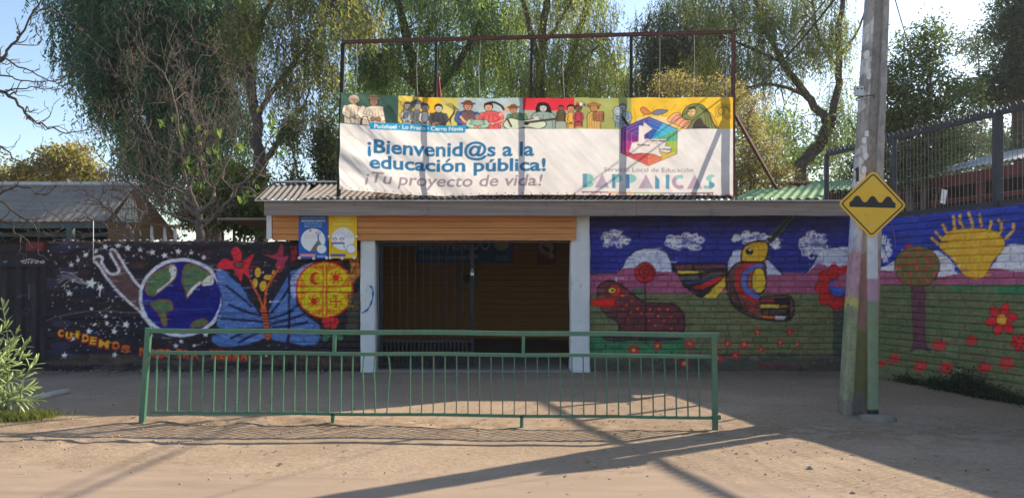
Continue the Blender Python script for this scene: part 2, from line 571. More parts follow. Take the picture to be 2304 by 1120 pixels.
for k in range(5):
    t = k*1.257-1.57; MU.ell(440+850/2.8+12*math.cos(t), 460+742/2.8+8*math.sin(t), 8, 7, (176, 40, 50))
MU.ell(440+820/2.8, 460+830/2.8, 8, 12, (58, 100, 72), rot=.4); MU.ell(440+905/2.8, 460+825/2.8, 8, 12, (58, 100, 72), rot=-.4)
for x, y, a, b in ((1000,330,34,60),(1010,410,36,50),(940,330,50,20),(980,460,30,30)):
    MU.ell(440+x/2.8, 460+y/2.8, a/2.8, b/2.8, (176, 116, 56), .9, rag=.3)
MU.stroke(spl(c3([(960,330),(1010,370),(980,440)]), 4, False), 2, (40, 26, 24))
MU.poly(c3([(960,560),(1035,540),(1035,820),(950,830)]), (72, 72, 58), .7)
# slogan
letters = [('C',100,775,38),('U',155,790,46),('i',232,785,26),('D',280,812,46),('E',335,830,48),('M',403,853,72),('O',500,865,52),('S',570,893,56),
           ('N',702,912,52),('U',786,922,48),('E',842,924,42),('S',892,924,40),('T',975,926,42),('R',1030,930,44),('A',1090,932,50),('T',1225,934,40),('I',1272,934,18),('E',1300,936,40),('R',1350,938,44),('R',1404,940,44),('A',1455,942,48)]
for ch, x, y, w in letters:
    (qx, qy), = c2([(x, y)])
    fade = 1 if x < 480 else .8
    MU.text(ch, qx-1.6, qy+1.4, w/3.3+3.0, 18.5, (172, 44, 30), fade, rot=.12, bold=.10)
    MU.text(ch, qx, qy, w/3.3, 15, (216, 164, 44) if x < 480 else (176, 112, 46), fade, rot=.12, bold=.02)
for x, y in ((455,770),(560,795),(600,800),(520,790)): MU.star(x, y, 3.2, WHT, .9)

# -- meadow wall beside the entrance
c7 = crop(1310, 460, 2.8); c8 = crop(1600, 460, 2.8)
SKYB, MAUV, MEAD, TEAL = (34, 42, 128), (136, 76, 110), (92, 98, 72), (44, 108, 78)
fill(1320, 470, 1960, 720, SKYB)
fill(1320, 470, 1960, 512, (30, 27, 66), .75); fill(1320, 512, 1960, 530, (32, 32, 90), .5)  # shade below the fascia, painted into the top of the sky
for k in range(120):
    x = random.uniform(1325, 1900); y = random.uniform(490, 610)
    MU.stroke([(x, y), (x+random.uniform(12, 40), y)], random.uniform(4, 10), random.choice([(26, 30, 92), (40, 52, 136), (34, 40, 110)]), .35, 3)
SNOW = (176, 184, 212)
q = spl(c7([(215,432),(255,395),(285,335),(340,292),(420,275),(500,285),(548,330),(565,430)]), 4, False)
fill(1320, 613, 1960, 672, MAUV)
MU.poly(np.vstack([q, [[1512, 640], [1380, 640]]]), SNOW, 1, .15)
MU.poly(spl(c7([(210,436),(260,405),(330,400),(420,415),(560,425),(640,460),(680,560),(300,560)]), 3), MAUV)
MU.stroke(q[:26], 2.4, (26, 26, 40)); MU.stroke([(1325, 615), (1385, 614)], 3, (28, 28, 44))
q = spl(c8([(90,390),(120,330),(165,280),(340,340),(400,390),(455,445)]), 4, False)
MU.poly(np.vstack([q, [[1760, 640], [1632, 640]]]), SNOW, 1, .15); MU.stroke(q, 2.2, (24, 24, 38))
q = spl(c8([(560,450),(600,430),(640,380),(690,300),(740,277),(800,268),(900,258)]), 4, False)
MU.poly(np.vstack([q, [[1960, 552], [1960, 640], [1800, 640]]]), SNOW, 1, .15); MU.stroke(q, 2.2, (24, 24, 38))
MU.poly(spl(c8([(330,450),(560,452),(620,420),(680,370),(760,400),(900,420),(1000,500),(900,575),(330,575)]), 3), MAUV)
fill(1320, 660, 1960, 960, MEAD)
MU.poly(spl(c7([(280,570),(310,535),(385,530),(400,560)]), 3), (66, 86, 72))
for k in range(170):
    x = random.uniform(1325, 1890); y = random.uniform(662, 800)
    MU.stroke([(x, y), (x+random.uniform(14, 50), y)], random.uniform(4, 10), random.choice([(76, 84, 60), (106, 108, 80), (98, 86, 68), (86, 102, 80)]), .4, 3)
MU.poly(spl(c7([(45,840),(200,830),(420,840),(620,825),(640,900),(560,945),(45,940)]), 3), TEAL, .8)
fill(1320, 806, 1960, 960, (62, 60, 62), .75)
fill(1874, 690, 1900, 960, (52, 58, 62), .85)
for k in range(90):
    x = random.uniform(1325, 1890); y = random.uniform(795, 850)
    MU.stroke([(x, y), (x+random.uniform(14, 60), y)], random.uniform(3, 9), random.choice([(58, 66, 60), (74, 68, 68), (50, 50, 54)]), .5, 3)
def cloud(pts, x, y, rx, ry):
    for k in range(26):
        t = random.uniform(0, 6.28); r = random.uniform(.5, 1)
        a = x+rx*r*math.cos(t); b = y+ry*r*math.sin(t)
        MU.ring(a, b, rx*.2, ry*.3, 2.4, (212, 214, 226), .75, random.uniform(0, 3), random.uniform(4, 6.5), 1.2)
    MU.ell(x, y, rx*.8, ry*.7, (170, 176, 206), .55, rag=.6)
cloud(0, 1385, 540, 28, 18); cloud(0, 1547, 543, 46, 18); cloud(0, 1690, 535, 38, 13); cloud(0, 1743, 547, 10, 11); cloud(0, 1834, 551, 34, 25)
# duck
BLK = (24, 20, 24)
duck = spl(c7([(95,575),(105,510),(170,480),(240,500),(300,550),(390,612),(460,620),(560,625),(620,662),(645,720),(640,790),(600,850),(420,850),(250,850),(180,845),(232,795),(222,740),(150,690),(110,640)]), 5)
MU.poly(duck, (84, 46, 54)); MU.stroke(np.vstack([duck, duck[:1]]), 3.5, BLK, .9)
MU.poly(spl(c7([(60,605),(80,595),(200,590),(190,638),(70,635)]), 3), (190, 34, 32))
MU.ell(1310+205/2.8, 460+540/2.8, 14, 13, (168, 44, 36)); MU.ell(1310+187/2.8, 460+540/2.8, 9, 7, (206, 160, 50)); MU.ring(1310+187/2.8, 460+540/2.8, 9, 7, 2, BLK); MU.ell(1310+190/2.8, 460+540/2.8, 4, 2.5, BLK)
for x, y in ((250,575),(313,605),(278,630),(257,662),(348,657),(307,678),(293,718),(428,662),(486,658),(537,662),(480,705),(560,707),(512,730),(420,732),(460,760),(560,780),(372,685)):
    qx, qy = 1310+x/2.8, 460+y/2.8
    MU.ell(qx, qy, 4, 3.6, (176, 72, 58)); MU.ring(qx, qy, 4.4, 4, 1.3, BLK, .8)
for x, y, a in ((220, 840, 90), (480, 838, 120)):
    MU.ell(1310+x/2.8, 460+y/2.8, a/2.8, 7, (62, 44, 56)); MU.ring(1310+x/2.8, 460+y/2.8, a/2.8, 7, 2.2, BLK, .9)
# lollipop
MU.stroke(c7([(398,490),(400,880)]), 3.4, (28, 20, 24), .95)
lx, ly = 1310+395/2.8, 460+430/2.8
MU.ell(lx, ly, 23, 23, (158, 34, 42)); MU.ring(lx, ly, 23, 23, 2.4, (60, 18, 22))
t = np.linspace(0, 13, 60); MU.stroke(np.stack([lx+t*1.45*np.cos(t), ly+t*1.45*np.sin(t)], 1), 3, (54, 16, 22))
# hummingbird
wing = c7([(560,370),(915,370),(930,470),(760,590),(735,590),(690,550),(640,520),(600,440),(570,420)])
MU.poly(wing, (32, 26, 32))
for pts, cc in (([(580,385),(690,380),(690,410),(600,412)], (96,58,70)), ([(700,385),(900,378),(910,400),(720,410)], (88,54,70)), ([(600,420),(730,418),(735,432),(605,434)], (196,158,60)),
                ([(610,452),(740,445),(740,470),(620,475)], (76,78,80)), ([(750,440),(900,420),(900,445),(760,465)], (84,72,70)), ([(640,485),(850,458),(850,476),(660,500)], (52,62,112)),
                ([(690,525),(860,458),(890,458),(850,490),(760,535)], (176,40,46)), ([(765,585),(900,455),(905,510),(840,588)], (200,162,62))):
    MU.poly(c7(pts), cc)
body = spl(c8([(150,380),(200,362),(330,365),(348,450),(335,540),(300,580),(500,580),(500,725),(310,720),(180,672),(115,590),(95,470)]), 4)
MU.poly(body, (92, 62, 66)); MU.stroke(np.vstack([body, body[:1]]), 3.5, BLK)
MU.stroke(spl(c8([(300,375),(200,390),(165,470),(190,560),(290,600)]), 5, False), 12, (158, 42, 46))
MU.stroke(spl(c8([(310,390),(235,410),(205,470),(225,540),(290,580)]), 5, False), 11, (78, 98, 176))
MU.ell(1600+255/2.8, 460+480/2.8, 7, 22, (150, 76, 52)); MU.ell(1600+300/2.8, 460+478/2.8, 16, 29, (206, 160, 52)); MU.ring(1600+300/2.8, 460+478/2.8, 16, 29, 2, BLK)
for k in range(6):
    MU.stroke(c8([(115+k*8, 440+k*20), (118+k*16, 560+k*20)]), 1.6, BLK, .8)
for k in range(4):
    MU.stroke(spl(c8([(120+k*12,600+k*14),(200,640+k*8),(300,625+k*24)]), 4, False), 1.8, BLK, .8)
MU.poly(c8([(300,590),(500,585),(500,725),(320,722)]), (30, 24, 28))
for pts, cc in (([(310,630),(430,628),(430,650),(310,650)], (196,160,70)), ([(440,634),(480,632),(478,646),(440,648)], (176,140,70)), ([(330,665),(360,663),(360,690),(330,690)], (90,76,70)), ([(310,596),(400,594),(400,612),(310,612)], (150,52,48)),
                ([(370,665),(470,662),(470,684),(375,688)], (74,66,62)), ([(310,697),(400,702),(395,718),(330,716)], (190,92,44)), ([(402,700),(480,706),(460,722),(402,720)], (190,188,206)), ([(200,610),(280,615),(290,640),(220,645)], (140,48,44)), ([(240,655),(300,655),(300,680),(240,682)], (140,66,48))):
    MU.poly(c8(pts), cc)
head = spl(c8([(190,345),(200,280),(250,240),(330,228),(360,262),(352,315),(325,360),(210,360)]), 4)
MU.poly(head, (200, 154, 48)); MU.stroke(np.vstack([head, head[:1]]), 3.5, BLK)
MU.ell(1600+243/2.8, 460+297/2.8, 8.5, 8.5, BLK); MU.ell(1600+246/2.8, 460+285/2.8, 3.2, 3, (225, 222, 220))
bk = c8([(345,225),(420,145),(490,75),(518,78),(440,175),(378,245)])
MU.poly(bk, (38, 40, 46)); MU.stroke(bk[:3], 2.4, (66, 84, 66)); MU.stroke(bk[3:], 2.4, (66, 84, 66))
# big red flower with a blue heart
fx, fy = 1600+800/2.8, 460+520/2.8
for k in range(9):
    t = k*2*math.pi/9+.3
    MU.ell(fx+34*math.cos(t), fy+34*math.sin(t), 20, 15, (160, 34, 40), rot=t); MU.ring(fx+34*math.cos(t), fy+34*math.sin(t), 18, 15, 1.8, (70, 16, 22), .8)
MU.ell(fx, fy, 21, 21, (54, 82, 176)); MU.ring(fx, fy, 21, 21, 2, (24, 28, 60))
def bloom(x, y, r, cc=(164, 42, 60), heart=True, op=.95, n=5):
    ph = random.random()
    for k in range(n):
        t = ph+k*2*math.pi/n
        MU.ell(x+r*.48*math.cos(t), y+r*.42*math.sin(t), r*.44, r*.27, cc, op, rot=t, rag=.25)
    if heart: MU.ell(x, y, r*.24, r*.24, (212, 160, 66), .9)
for x, y, r in ((675,875,42),(640,1000,34),(475,890,40),(325,915,48)): bloom(1310+x/2.8, 460+y/2.8, r/2.8)
for x, y, r in ((105,875,34),(210,880,36),(155,950,36),(290,800,30),(315,910,28),(435,870,32),(495,800,30),(545,880,22),(40,965,40),(45,880,22)): bloom(1600+x/2.8, 460+y/2.8, r/2.8)
MU.text('SEMDA  PA', 1704, 829, 90, 11, (134, 34, 50), .7, rot=.02); MU.text('C-20', 1830, 829, 42, 9, (134, 34, 50), .55)

# -- meadow wall running towards the street
c1 = crop(1860, 440, 2.241)
fill(1910, 430, 2420, 640, (34, 56, 156))
for k in range(150):
    x = random.uniform(1960, 2400); y = random.uniform(462, 570)
    MU.stroke([(x, y), (x+random.uniform(14, 44), y-3)], random.uniform(4, 10), random.choice([(28, 40, 112), (56, 84, 172), (40, 58, 150), (32, 46, 126)]), .4, 3)
MU.poly(spl(c1([(255,375),(340,330),(385,265),(420,330),(560,330),(532,285),(570,282),(640,345),(660,390),(820,360),(880,275),(925,245),(1010,246),(1200,225),(1200,420),(255,420)]), 4), (190, 196, 216), 1, .12)
cloud(0, 1990, 560, 14, 26)
MU.poly(spl(c1([(125,372),(300,378),(450,400),(600,405),(830,365),(1000,385),(1300,380),(1300,500),(125,480)]), 4), (138, 80, 114))
fill(1910, 640, 2420, 960, (86, 98, 74))
MU.poly(c1([(630,452),(1300,448),(1300,500),(640,492)]), (44, 112, 82), .85)
for k in range(220):
    x = random.uniform(1960, 2400); y = random.uniform(645, 870)
    MU.stroke([(x, y), (x+random.uniform(14, 50), y+3)], random.uniform(4, 11), random.choice([(72, 84, 62), (102, 110, 82), (90, 88, 68), (70, 96, 72), (104, 98, 80)]), .4, 3)
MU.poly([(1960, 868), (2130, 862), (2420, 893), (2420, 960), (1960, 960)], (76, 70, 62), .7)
tr = spl(c1([(428,440),(490,440),(494,600),(498,740),(525,790),(470,770),(420,785),(435,740),(432,600)]), 3)
MU.poly(tr, (88, 54, 74), .95); MU.stroke(np.vstack([tr, tr[:1]]), 1.6, (44, 30, 40), .6)
MU.ell(1860+455/2.241, 440+355/2.241, 51, 46, (100, 92, 58)); MU.ring(1860+455/2.241, 440+355/2.241, 51, 46, 2.2, (40, 34, 30), .8)
for x, y in ((455,280),(405,305),(500,310),(360,360),(450,335),(515,340),(420,395),(500,365),(545,395),(375,415),(470,415),(505,430),(420,440),(455,365),(530,300),(395,345)):
    MU.ell(1860+x/2.241, 440+y/2.241, 3.6, 3.8, (196, 46, 54))
MU.ell(1860+410/2.241, 440+255/2.241, 9, 6, (150, 44, 46))
sn = spl(c1([(565,250),(610,185),(700,166),(830,172),(888,215),(897,258),(835,335),(795,405),(745,422),(690,402),(640,330),(600,290)]), 4)
MU.poly(sn, (208, 156, 52), 1, .08); MU.stroke(np.vstack([sn, sn[:1]]), 2, (60, 44, 50), .7)
for pts in ([(560,245),(530,215)], [(575,215),(550,185)], [(610,195),(585,150)], [(645,172),(640,105)], [(690,168),(672,130),(675,100)], [(735,165),(730,130),(718,90)], [(780,152),(772,95)], [(820,165),(830,130)], [(870,190),(880,155),(868,125)], [(900,215),(935,180),(940,145)]):
    MU.stroke(spl(c1(pts), 4, False), 5.5, (202, 160, 60), .9, 1)
def petal_flower(x, y, r, n, cc, hc):
    for k in range(n):
        t = k*2*math.pi/n-.2
        a = (x+r*math.cos(t), y+r*1.0*math.sin(t)); l = (x+r*.72*math.cos(t-.38), y+r*.72*math.sin(t-.38)); q = (x+r*.72*math.cos(t+.38), y+r*.72*math.sin(t+.38))
        w = spl([(x, y), l, a, q], 5); MU.poly(w, cc); MU.stroke(np.vstack([w, w[:1]]), 1.8, (70, 20, 30), .8)
    MU.ell(x, y, r*.3, r*.3, hc)
petal_flower(1860+880/2.241, 440+625/2.241, 38, 6, (190, 38, 52), (210, 164, 62))
petal_flower(1860+972/2.241, 440+740/2.241, 22, 6, (176, 34, 48), (196, 60, 50))
for x, y, r in ((730,730,38),(565,755,42),(340,820,36),(470,860,42),(600,870,44),(795,865,42),(905,845,46),(280,845,24),(1080,860,46),(1180,880,40)):
    bloom(1860+x/2.241, 440+y/2.241, r/2.241, (178, 48, 54), False)

# -- sheet gate at the far left
fill(-40, 430, 103, 960, (36, 36, 42))
for k in range(120):
    x = random.uniform(-40, 102); y = random.uniform(570, 830)
    MU.stroke([(x, y), (x+random.uniform(-3, 3), y+random.uniform(15, 60))], random.uniform(3, 9), random.choice([(30, 30, 36), (50, 50, 60), (58, 52, 54), (40, 44, 58)]), .35, 3)
MU.text('diseo', 40, 592, 54, 9, (190, 192, 200), .9, shear=.25, bold=-.01)
MU.stroke(spl([(38, 588), (60, 582), (85, 590), (97, 584)], 5, False), 1.6, (180, 184, 196), .8)
MU.stroke([(52, 640), (51, 672)], 2, (120, 126, 140), .6, 1); MU.stroke([(28, 668), (45, 664)], 3, (70, 74, 90), .6, 1); MU.ring(47, 700, 6, 7, 3, (70, 74, 90), .5)
MU.stroke([(0, 589), (8, 588)], 3, (70, 150, 190), .8)
# wear: brush streaks, dry-brush scuffs and small chips all over the paint
for k in range(4000):
    x = random.uniform(105, 2380); y = random.uniform(470, 880)
    i = min(int((x-MU.x0)*2), MU.W-1); j = min(int((y-MU.y0)*2), MU.H-1); c_ = MU.a[j, i]
    m_ = random.choice((.72, .84, 1.16, 1.3)); g_ = float(c_.mean())
    MU.stroke([(x, y), (x+random.uniform(5, 26), y+random.uniform(-2, 2))], random.uniform(1.2, 4), tuple((float(v)*.92+g_*.08)*m_ for v in c_), random.uniform(.25, .6))
for k in range(1500):
    x = random.uniform(105, 2380); y = random.uniform(500, 900); y = y if random.random() < .5 else random.uniform(760, 900)
    MU.ell(x, y, random.uniform(.6, 2.4), random.uniform(.5, 1.4), random.choice([(120, 108, 100), (40, 36, 36), (150, 140, 134), (96, 70, 58)]), random.uniform(.35, .85))
g_ = MU.a.mean(2, keepdims=True); MU.a = MU.a*1.06-g_*.06
MU.noise(.20, .35, .5, 4)

# ------------------------------------------------------------------ materials
GAIN = np.array([1.60, 1.40, 1.18])       # shade light is blue: the paints themselves are warmer than they look
M = {}
M['dirt'] = mat('dirt', rough=.95, attr='paint', var=.30, scale=22.0, bump=.6, bscale=34, bdist=.018, spec=.12, stretch=(.8, 1.3, 1), dirt=((.15, .105, .075), 26, .60, .70, .55))
M['street'] = mat('street', (.315, .238, .172), rough=.93, var=.17, scale=3.2, bump=.45, bscale=60, bdist=.010, spec=.12, stretch=(.22, 1.5, 1), dirt=((.19, .14, .10), 30, .62, .72, .5))
M['wallpaint'] = mat('wallpaint', rough=.72, attr='paint', var=.16, scale=14, bump=.5, bscale=55, bdist=.008, spec=.25, dirt=((.05, .045, .045), 11, .62, .72, .25))
M['plaster'] = mat('plaster', rough=.8, attr='paint', var=.2, scale=11, bump=.8, bscale=22, bdist=.02, spec=.25, dirt=((.07, .055, .05), 7, .60, .72, .5))
M['white'] = mat('whitewash', (.66, .65, .64), rough=.8, var=.12, scale=4, bump=.6, bscale=26, bdist=.012, dirt=((.27, .25, .23), 8, .58, .72, .6))
M['siding'] = mat('siding', (.56, .225, .065), rough=.55, var=.28, scale=3.2, bump=.3, bscale=40, stretch=(.35, 1, 9), bdist=.004, dirt=((.19, .07, .025), 2.6, .58, .72, .45))
M['oldwood'] = mat('oldwood', (.27, .215, .185), rough=.9, var=.3, scale=2.6, bump=.5, bscale=30, stretch=(.3, 1, 10), bdist=.006, dirt=((.10, .085, .08), 3.5, .55, .72, .55))
M['zinc'] = mat('zinc', (.50, .50, .49), rough=.55, var=.2, scale=3, bump=.15, bscale=40, metal=.25, dirt=((.22, .18, .15), 2.5, .5, .75, .6))
M['fibre'] = mat('fibre_cement', (.20, .178, .155), rough=.9, var=.25, scale=2.2, bump=.3, bscale=40, dirt=((.16, .14, .12), 3.5, .52, .75, .6))
M['darkfibre'] = mat('dark_fibre_cement', (.150, .130, .115), rough=.9, scale=2.0, bump=.3, bscale=12, stretch=(.45, 3.5, 3.5), c2=(.28, .25, .215), dirt=((.13, .12, .12), 4, .55, .7, .5))  # second colour paints pale streaks of dappled sunlight onto the shed roof
M['iron'] = mat('iron', (.024, .022, .025), rough=.65, var=.3, scale=9, bump=.2, bscale=60, spec=.2, dirt=((.06, .035, .025), 9, .6, .75, .4))
M['rust'] = mat('rusty_iron', (.10, .045, .035), rough=.8, var=.35, scale=7, bump=.3, bscale=60)
M['green'] = mat('green_paint', (.048, .150, .086), rough=.42, var=.2, scale=5, bump=.15, bscale=60, spec=.6, dirt=((.17, .10, .055), 9, .56, .66, .8))
M['fence'] = mat('fence_paint', (.026, .029, .042), rough=.5, var=.15, scale=8, bump=.1, bscale=50, spec=.45)
M['wire'] = mat('galvanised_wire', (.20, .19, .18), rough=.5, var=.2, scale=10, bump=0, metal=.3)
M['concrete'] = mat('pole_concrete', rough=.88, attr='paint', var=.16, scale=7, bump=.5, bscale=45, bdist=.006, dirt=((.16, .14, .13), 9, .6, .74, .4))
M['sheet'] = mat('cloth_print', rough=.6, attr='paint', var=.05, scale=5, bump=.12, bscale=9, bdist=.01, trans=.55, spec=.25)
M['print'] = mat('poster_print', rough=.5, attr='paint', var=.04, scale=5, bump=0, spec=.3)
M['yellow'] = mat('sign_yellow', (.72, .42, .015), rough=.4, var=.07, scale=7, bump=.03, bscale=20, spec=.45, dirt=((.38, .25, .08), 9, .56, .72, .5))
M['black'] = mat('sign_black', (.018, .018, .02), rough=.45, var=.1, scale=8, bump=0)
M['silver'] = mat('silver', (.45, .45, .44), rough=.4, var=.12, scale=9, bump=.1, metal=.7)
M['bark'] = mat('dark_bark', (.085, .068, .055), rough=.95, var=.35, scale=7, bump=.9, bscale=22, bdist=.03, stretch=(1, 1, .4))
M['greybark'] = mat('grey_bark', (.165, .13, .108), rough=.95, var=.3, scale=9, bump=.6, bscale=30, bdist=.01)
M['leaf'] = mat('leaves', rough=.55, attr='paint', var=.15, scale=2, bump=0, trans=.60, spec=.4)
M['brown'] = mat('brown_board', (.20, .12, .06), rough=.85, var=.3, scale=4, bump=.4, bscale=30)
M['redwall'] = mat('red_wall', (.16, .045, .04), rough=.8, var=.25, scale=4, bump=.3, bscale=40)
M['redpaint'] = mat('red_paint', (.22, .03, .03), rough=.6, var=.2, scale=4, bump=.2, bscale=40)
M['dark'] = mat('dark_boards', (.05, .036, .03), rough=.9, var=.3, scale=5, bump=.3, bscale=30)
M['ochre'] = mat('ochre_boards', (.52, .26, .07), rough=.8, var=.25, scale=3, bump=.3, bscale=40, stretch=(.3, 1, 8))
M['greenbeam'] = mat('green_beam', (.10, .13, .12), rough=.7, var=.2, scale=5, bump=.2, bscale=40)
M['slab'] = mat('concrete_slab', (.235, .195, .165), rough=.9, var=.15, scale=4, bump=.4, bscale=40)
M['greensheet'] = mat('green_sheet', (.40, .64, .36), rough=.5, var=.15, scale=4, bump=.05, bscale=30, trans=.6)
M['straw'] = mat('dry_leaves', rough=.9, attr='paint', var=.3, scale=9, bump=0, trans=.2)
M['stone'] = mat('stone', (.34, .27, .22), rough=.95, var=.25, scale=20, bump=.5, bscale=60)
M['debris'] = mat('debris', (.17, .135, .11), rough=.95, var=.5, scale=6, bump=.5, bscale=60)
M['whiteplastic'] = mat('white_plastic', (.72, .72, .72), rough=.5, var=.06, scale=9, bump=0)
M['cable'] = mat('cable_rubber', (.02, .02, .022), rough=.6, var=.1, scale=4, bump=0)
M['cord'] = mat('cord', (.14, .09, .07), rough=.8, var=.2, scale=8, bump=0)
M['ceil'] = mat('ceiling_boards', (.22, .17, .13), rough=.9, var=.2, scale=4, bump=.3, bscale=30)

# ------------------------------------------------------------------ the ground and the street
def gz(x, y):
    x = np.asarray(x, float); y = np.asarray(y, float)
    near = np.clip(1-np.abs(y-8)/8, 0, 1)
    z = -0.011*np.clip(x, -5, 5)*np.exp(-((y-8.8)/2.5)**2)
    z = z+(fbm(x*.7+3, y*.9, 3)-.5)*.035*near
    m = np.exp(-((x+2.7)/1.5)**2-((y-8.75)/.42)**2)            # loose earth heaped under the railing
    z = z+m*(.012+.09*(fbm(x*4.2, y*5.5, 4)-.38))
    m2 = np.exp(-((y-8.55)/.35)**2)*np.clip((6-np.abs(x))/2, 0, 1)
    z = z+m2*.032*(fbm(x*4+9, y*6, 4)-.45)
    m3 = np.exp(-((x+4.6)/1.6)**2-((y-7.6)/.35)**2)
    z = z+m3*.06*(fbm(x*6+2, y*8, 3)-.4)
    z = z+.012*(fbm(x*5, y*7, 3)-.5)*np.clip(1-np.abs(y-8)/5, 0, 1)
    foot = np.exp(-((y-13.6)/.28)**2)*((x < -2.7) | (x > 1.4))
    z = z+foot*(.02+.05*(fbm(x*3, y*3+5, 3)-.4))
    z = z*np.clip((15.2-y)/1.5, 0, 1)
    return z

def spaced(lo, hi, d, far_lo, far_hi):
    mid = list(np.arange(lo, hi, d))
    up = [mid[-1]]; s = d
    while up[-1] < far_hi:
        s *= 1.16; up.append(up[-1]+s)
    dn = [mid[0]]; s = d
    while dn[-1] > far_lo:
        s *= 1.16; dn.append(dn[-1]-s)
    return np.array(dn[:0:-1]+mid+up[1:])

def grid_faces(nx, ny):
    i = np.arange(nx-1); j = np.arange(ny-1)
    a = (j[:, None]*nx+i[None, :]).ravel()
    return np.stack([a, a+1, a+nx+1, a+nx], 1)

gx = spaced(-7.2, 7.2, .045, -700, 700); gy = spaced(4.6, 10.6, .035, -300, 1500)
GX, GY = np.meshgrid(gx, gy)
GZ = gz(GX, GY)
n1 = fbm(GX*1.1, GY*1.6, 4); n2 = fbm(GX*7, GY*9, 3)
cA = np.array([.300, .222, .152]); cB = np.array([.345, .260, .180]); cC = np.array([.24, .165, .105])
pc = cA+(cB-cA)*np.clip((n1-.45)*4, 0, 1)[..., None]
soil = np.clip((GY-12.75)/.7, 0, 1)*np.clip((14.5-GY), 0, 1)*((GX < -2.5) | (GX > 1.5))*np.clip(.35+1.6*(fbm(GX*2.2, GY*2.5+8, 3)-.35), 0, 1)
pc = pc+(np.array([.135, .105, .085])-pc)*(soil*.85)[..., None]
rim = np.exp(-((GY-8.5)/.6)**2)*np.clip((n2-.40)*4, 0, 1)
pc = pc+(cC-pc)*np.clip(rim, 0, .85)[..., None]
g = link('ground', mesh('ground', np.stack([GX, GY, GZ], -1), grid_faces(len(gx), len(gy)), M['dirt'], True, pc.reshape(-1, 3)))
g['kind'] = 'structure'

sx = np.arange(-9, 9.01, .06); v = []; ed = []
for x in sx:
    e = 7.05+.10*math.sin(x*1.3+.5)+.25*(float(fbm(x*1.7, 3.3, 3))-.5)
    if x > 1.5: e = e-(x-1.5)*.55
    ed.append(max(e, 2.6))
ny = 40
v = []
for k in range(ny):
    t = k/(ny-1)
    for x, e in zip(sx, ed):
        y = -3+(e+3)*t
        v.append((x, y, float(gz(x, y))+.008*(1-t**6)-.004*t**12))
st = link('street', mesh('street', np.array(v), grid_faces(len(sx), ny), M['street'], True)); st['kind'] = 'structure'

# loose stones and crumbs
def blob_verts(r, seed):
    q = np.random.default_rng(seed)
    bm = bmesh.new(); bmesh.ops.create_icosphere(bm, subdivisions=1, radius=1)
    v = np.array([p.co[:] for p in bm.verts]); f = np.array([[p.index for p in fc.verts] for fc in bm.faces]); bm.free()
    v = v*(1+q.uniform(-.28, .28, (len(v), 1)))*np.array([1, .8, .55])*r
    return v, f
protos = [blob_verts(1, 40+k) for k in range(6)]
def scatter(n, fx, fy, fr, seed):
    q = np.random.default_rng(seed); V = []; Fc = []; o = 0
    for k in range(n):
        x = fx(q); y = fy(q); r = fr(q); a = q.uniform(0, 6.28)
        v, f = protos[k % 6]
        c, s = math.cos(a), math.sin(a)
        w = np.stack([v[:,0]*c-v[:,1]*s, v[:,0]*s+v[:,1]*c, v[:,2]], 1)*r
        w = w+np.array([x, y, float(gz(x, y))+r*.2])
        V.append(w); Fc.append(f+o); o += len(v)
    return np.concatenate(V), np.concatenate(Fc)
v1, f1 = scatter(420, lambda q: q.uniform(-6, 5), lambda q: 8.5+q.normal()*.35, lambda q: .003+abs(q.normal())*.005, 1)
v2, f2 = scatter(110, lambda q: -4.4+q.normal()*1.0, lambda q: 7.55+q.normal()*.22, lambda q: .004+abs(q.normal())*.006, 2)
v3, f3 = scatter(450, lambda q: q.uniform(-6, 6.5), lambda q: q.uniform(5, 13), lambda q: .003+abs(q.normal())*.006, 3)
v4, f4 = scatter(130, lambda q: q.uniform(2, 4.2), lambda q: 5.5+q.uniform(0, 2.4), lambda q: .003+abs(q.normal())*.006, 4)
v5, f5 = scatter(420, lambda q: q.uniform(-8, -3), lambda q: 13.72-abs(q.normal())*.28, lambda q: .006+abs(q.normal())*.014, 6)
v6, f6 = scatter(260, lambda q: q.uniform(1.5, 5.6), lambda q: 13.70-abs(q.normal())*.22, lambda q: .005+abs(q.normal())*.010, 8)
n4 = len(v1)+len(v2)+len(v3)+len(v4)
o = link('wall_debris', mesh('wall_debris', np.concatenate([v5, v6]), np.concatenate([f5, f6+len(v5)]), M['debris'], True)); tag(o, 'crumbled plaster and soil along the foot of the mural walls', 'debris', kind='stuff')
vv = np.concatenate([v1, v2, v3, v4]); ff = np.concatenate([f1, f2+len(v1), f3+len(v1)+len(v2), f4+len(v1)+len(v2)+len(v3)])
o = link('gravel', mesh('gravel', vv, ff, M['stone'], True)); tag(o, 'loose crumbs of earth and gravel lying on the dirt pavement', 'gravel', kind='stuff')
for k, (px, py, r, lab) in enumerate(((1337, 1050, .026, 'pale stone on the sunlit dirt near the post shadow'), (1785, 860, .03, 'dark stone in the shade before the meadow mural wall'),
                                      (2010, 1035, .028, 'dark flat stone in the shade towards the street'), (432, 992, .024, 'stone at the street edge below the railing shadow'),
                                      (1822, 1050, .03, 'pale stone on the sunlit strip beside the wall shadow'))):
    Y = CAMZ*F/(py-HZ); x = PX(px, Y)
    v, f = blob_verts(r, 90+k)
    o = link('stone', mesh('stone', v+np.array([x, Y, float(gz(x, Y))+r*.3]), f, M['stone'], True)); tag(o, lab, 'stone')

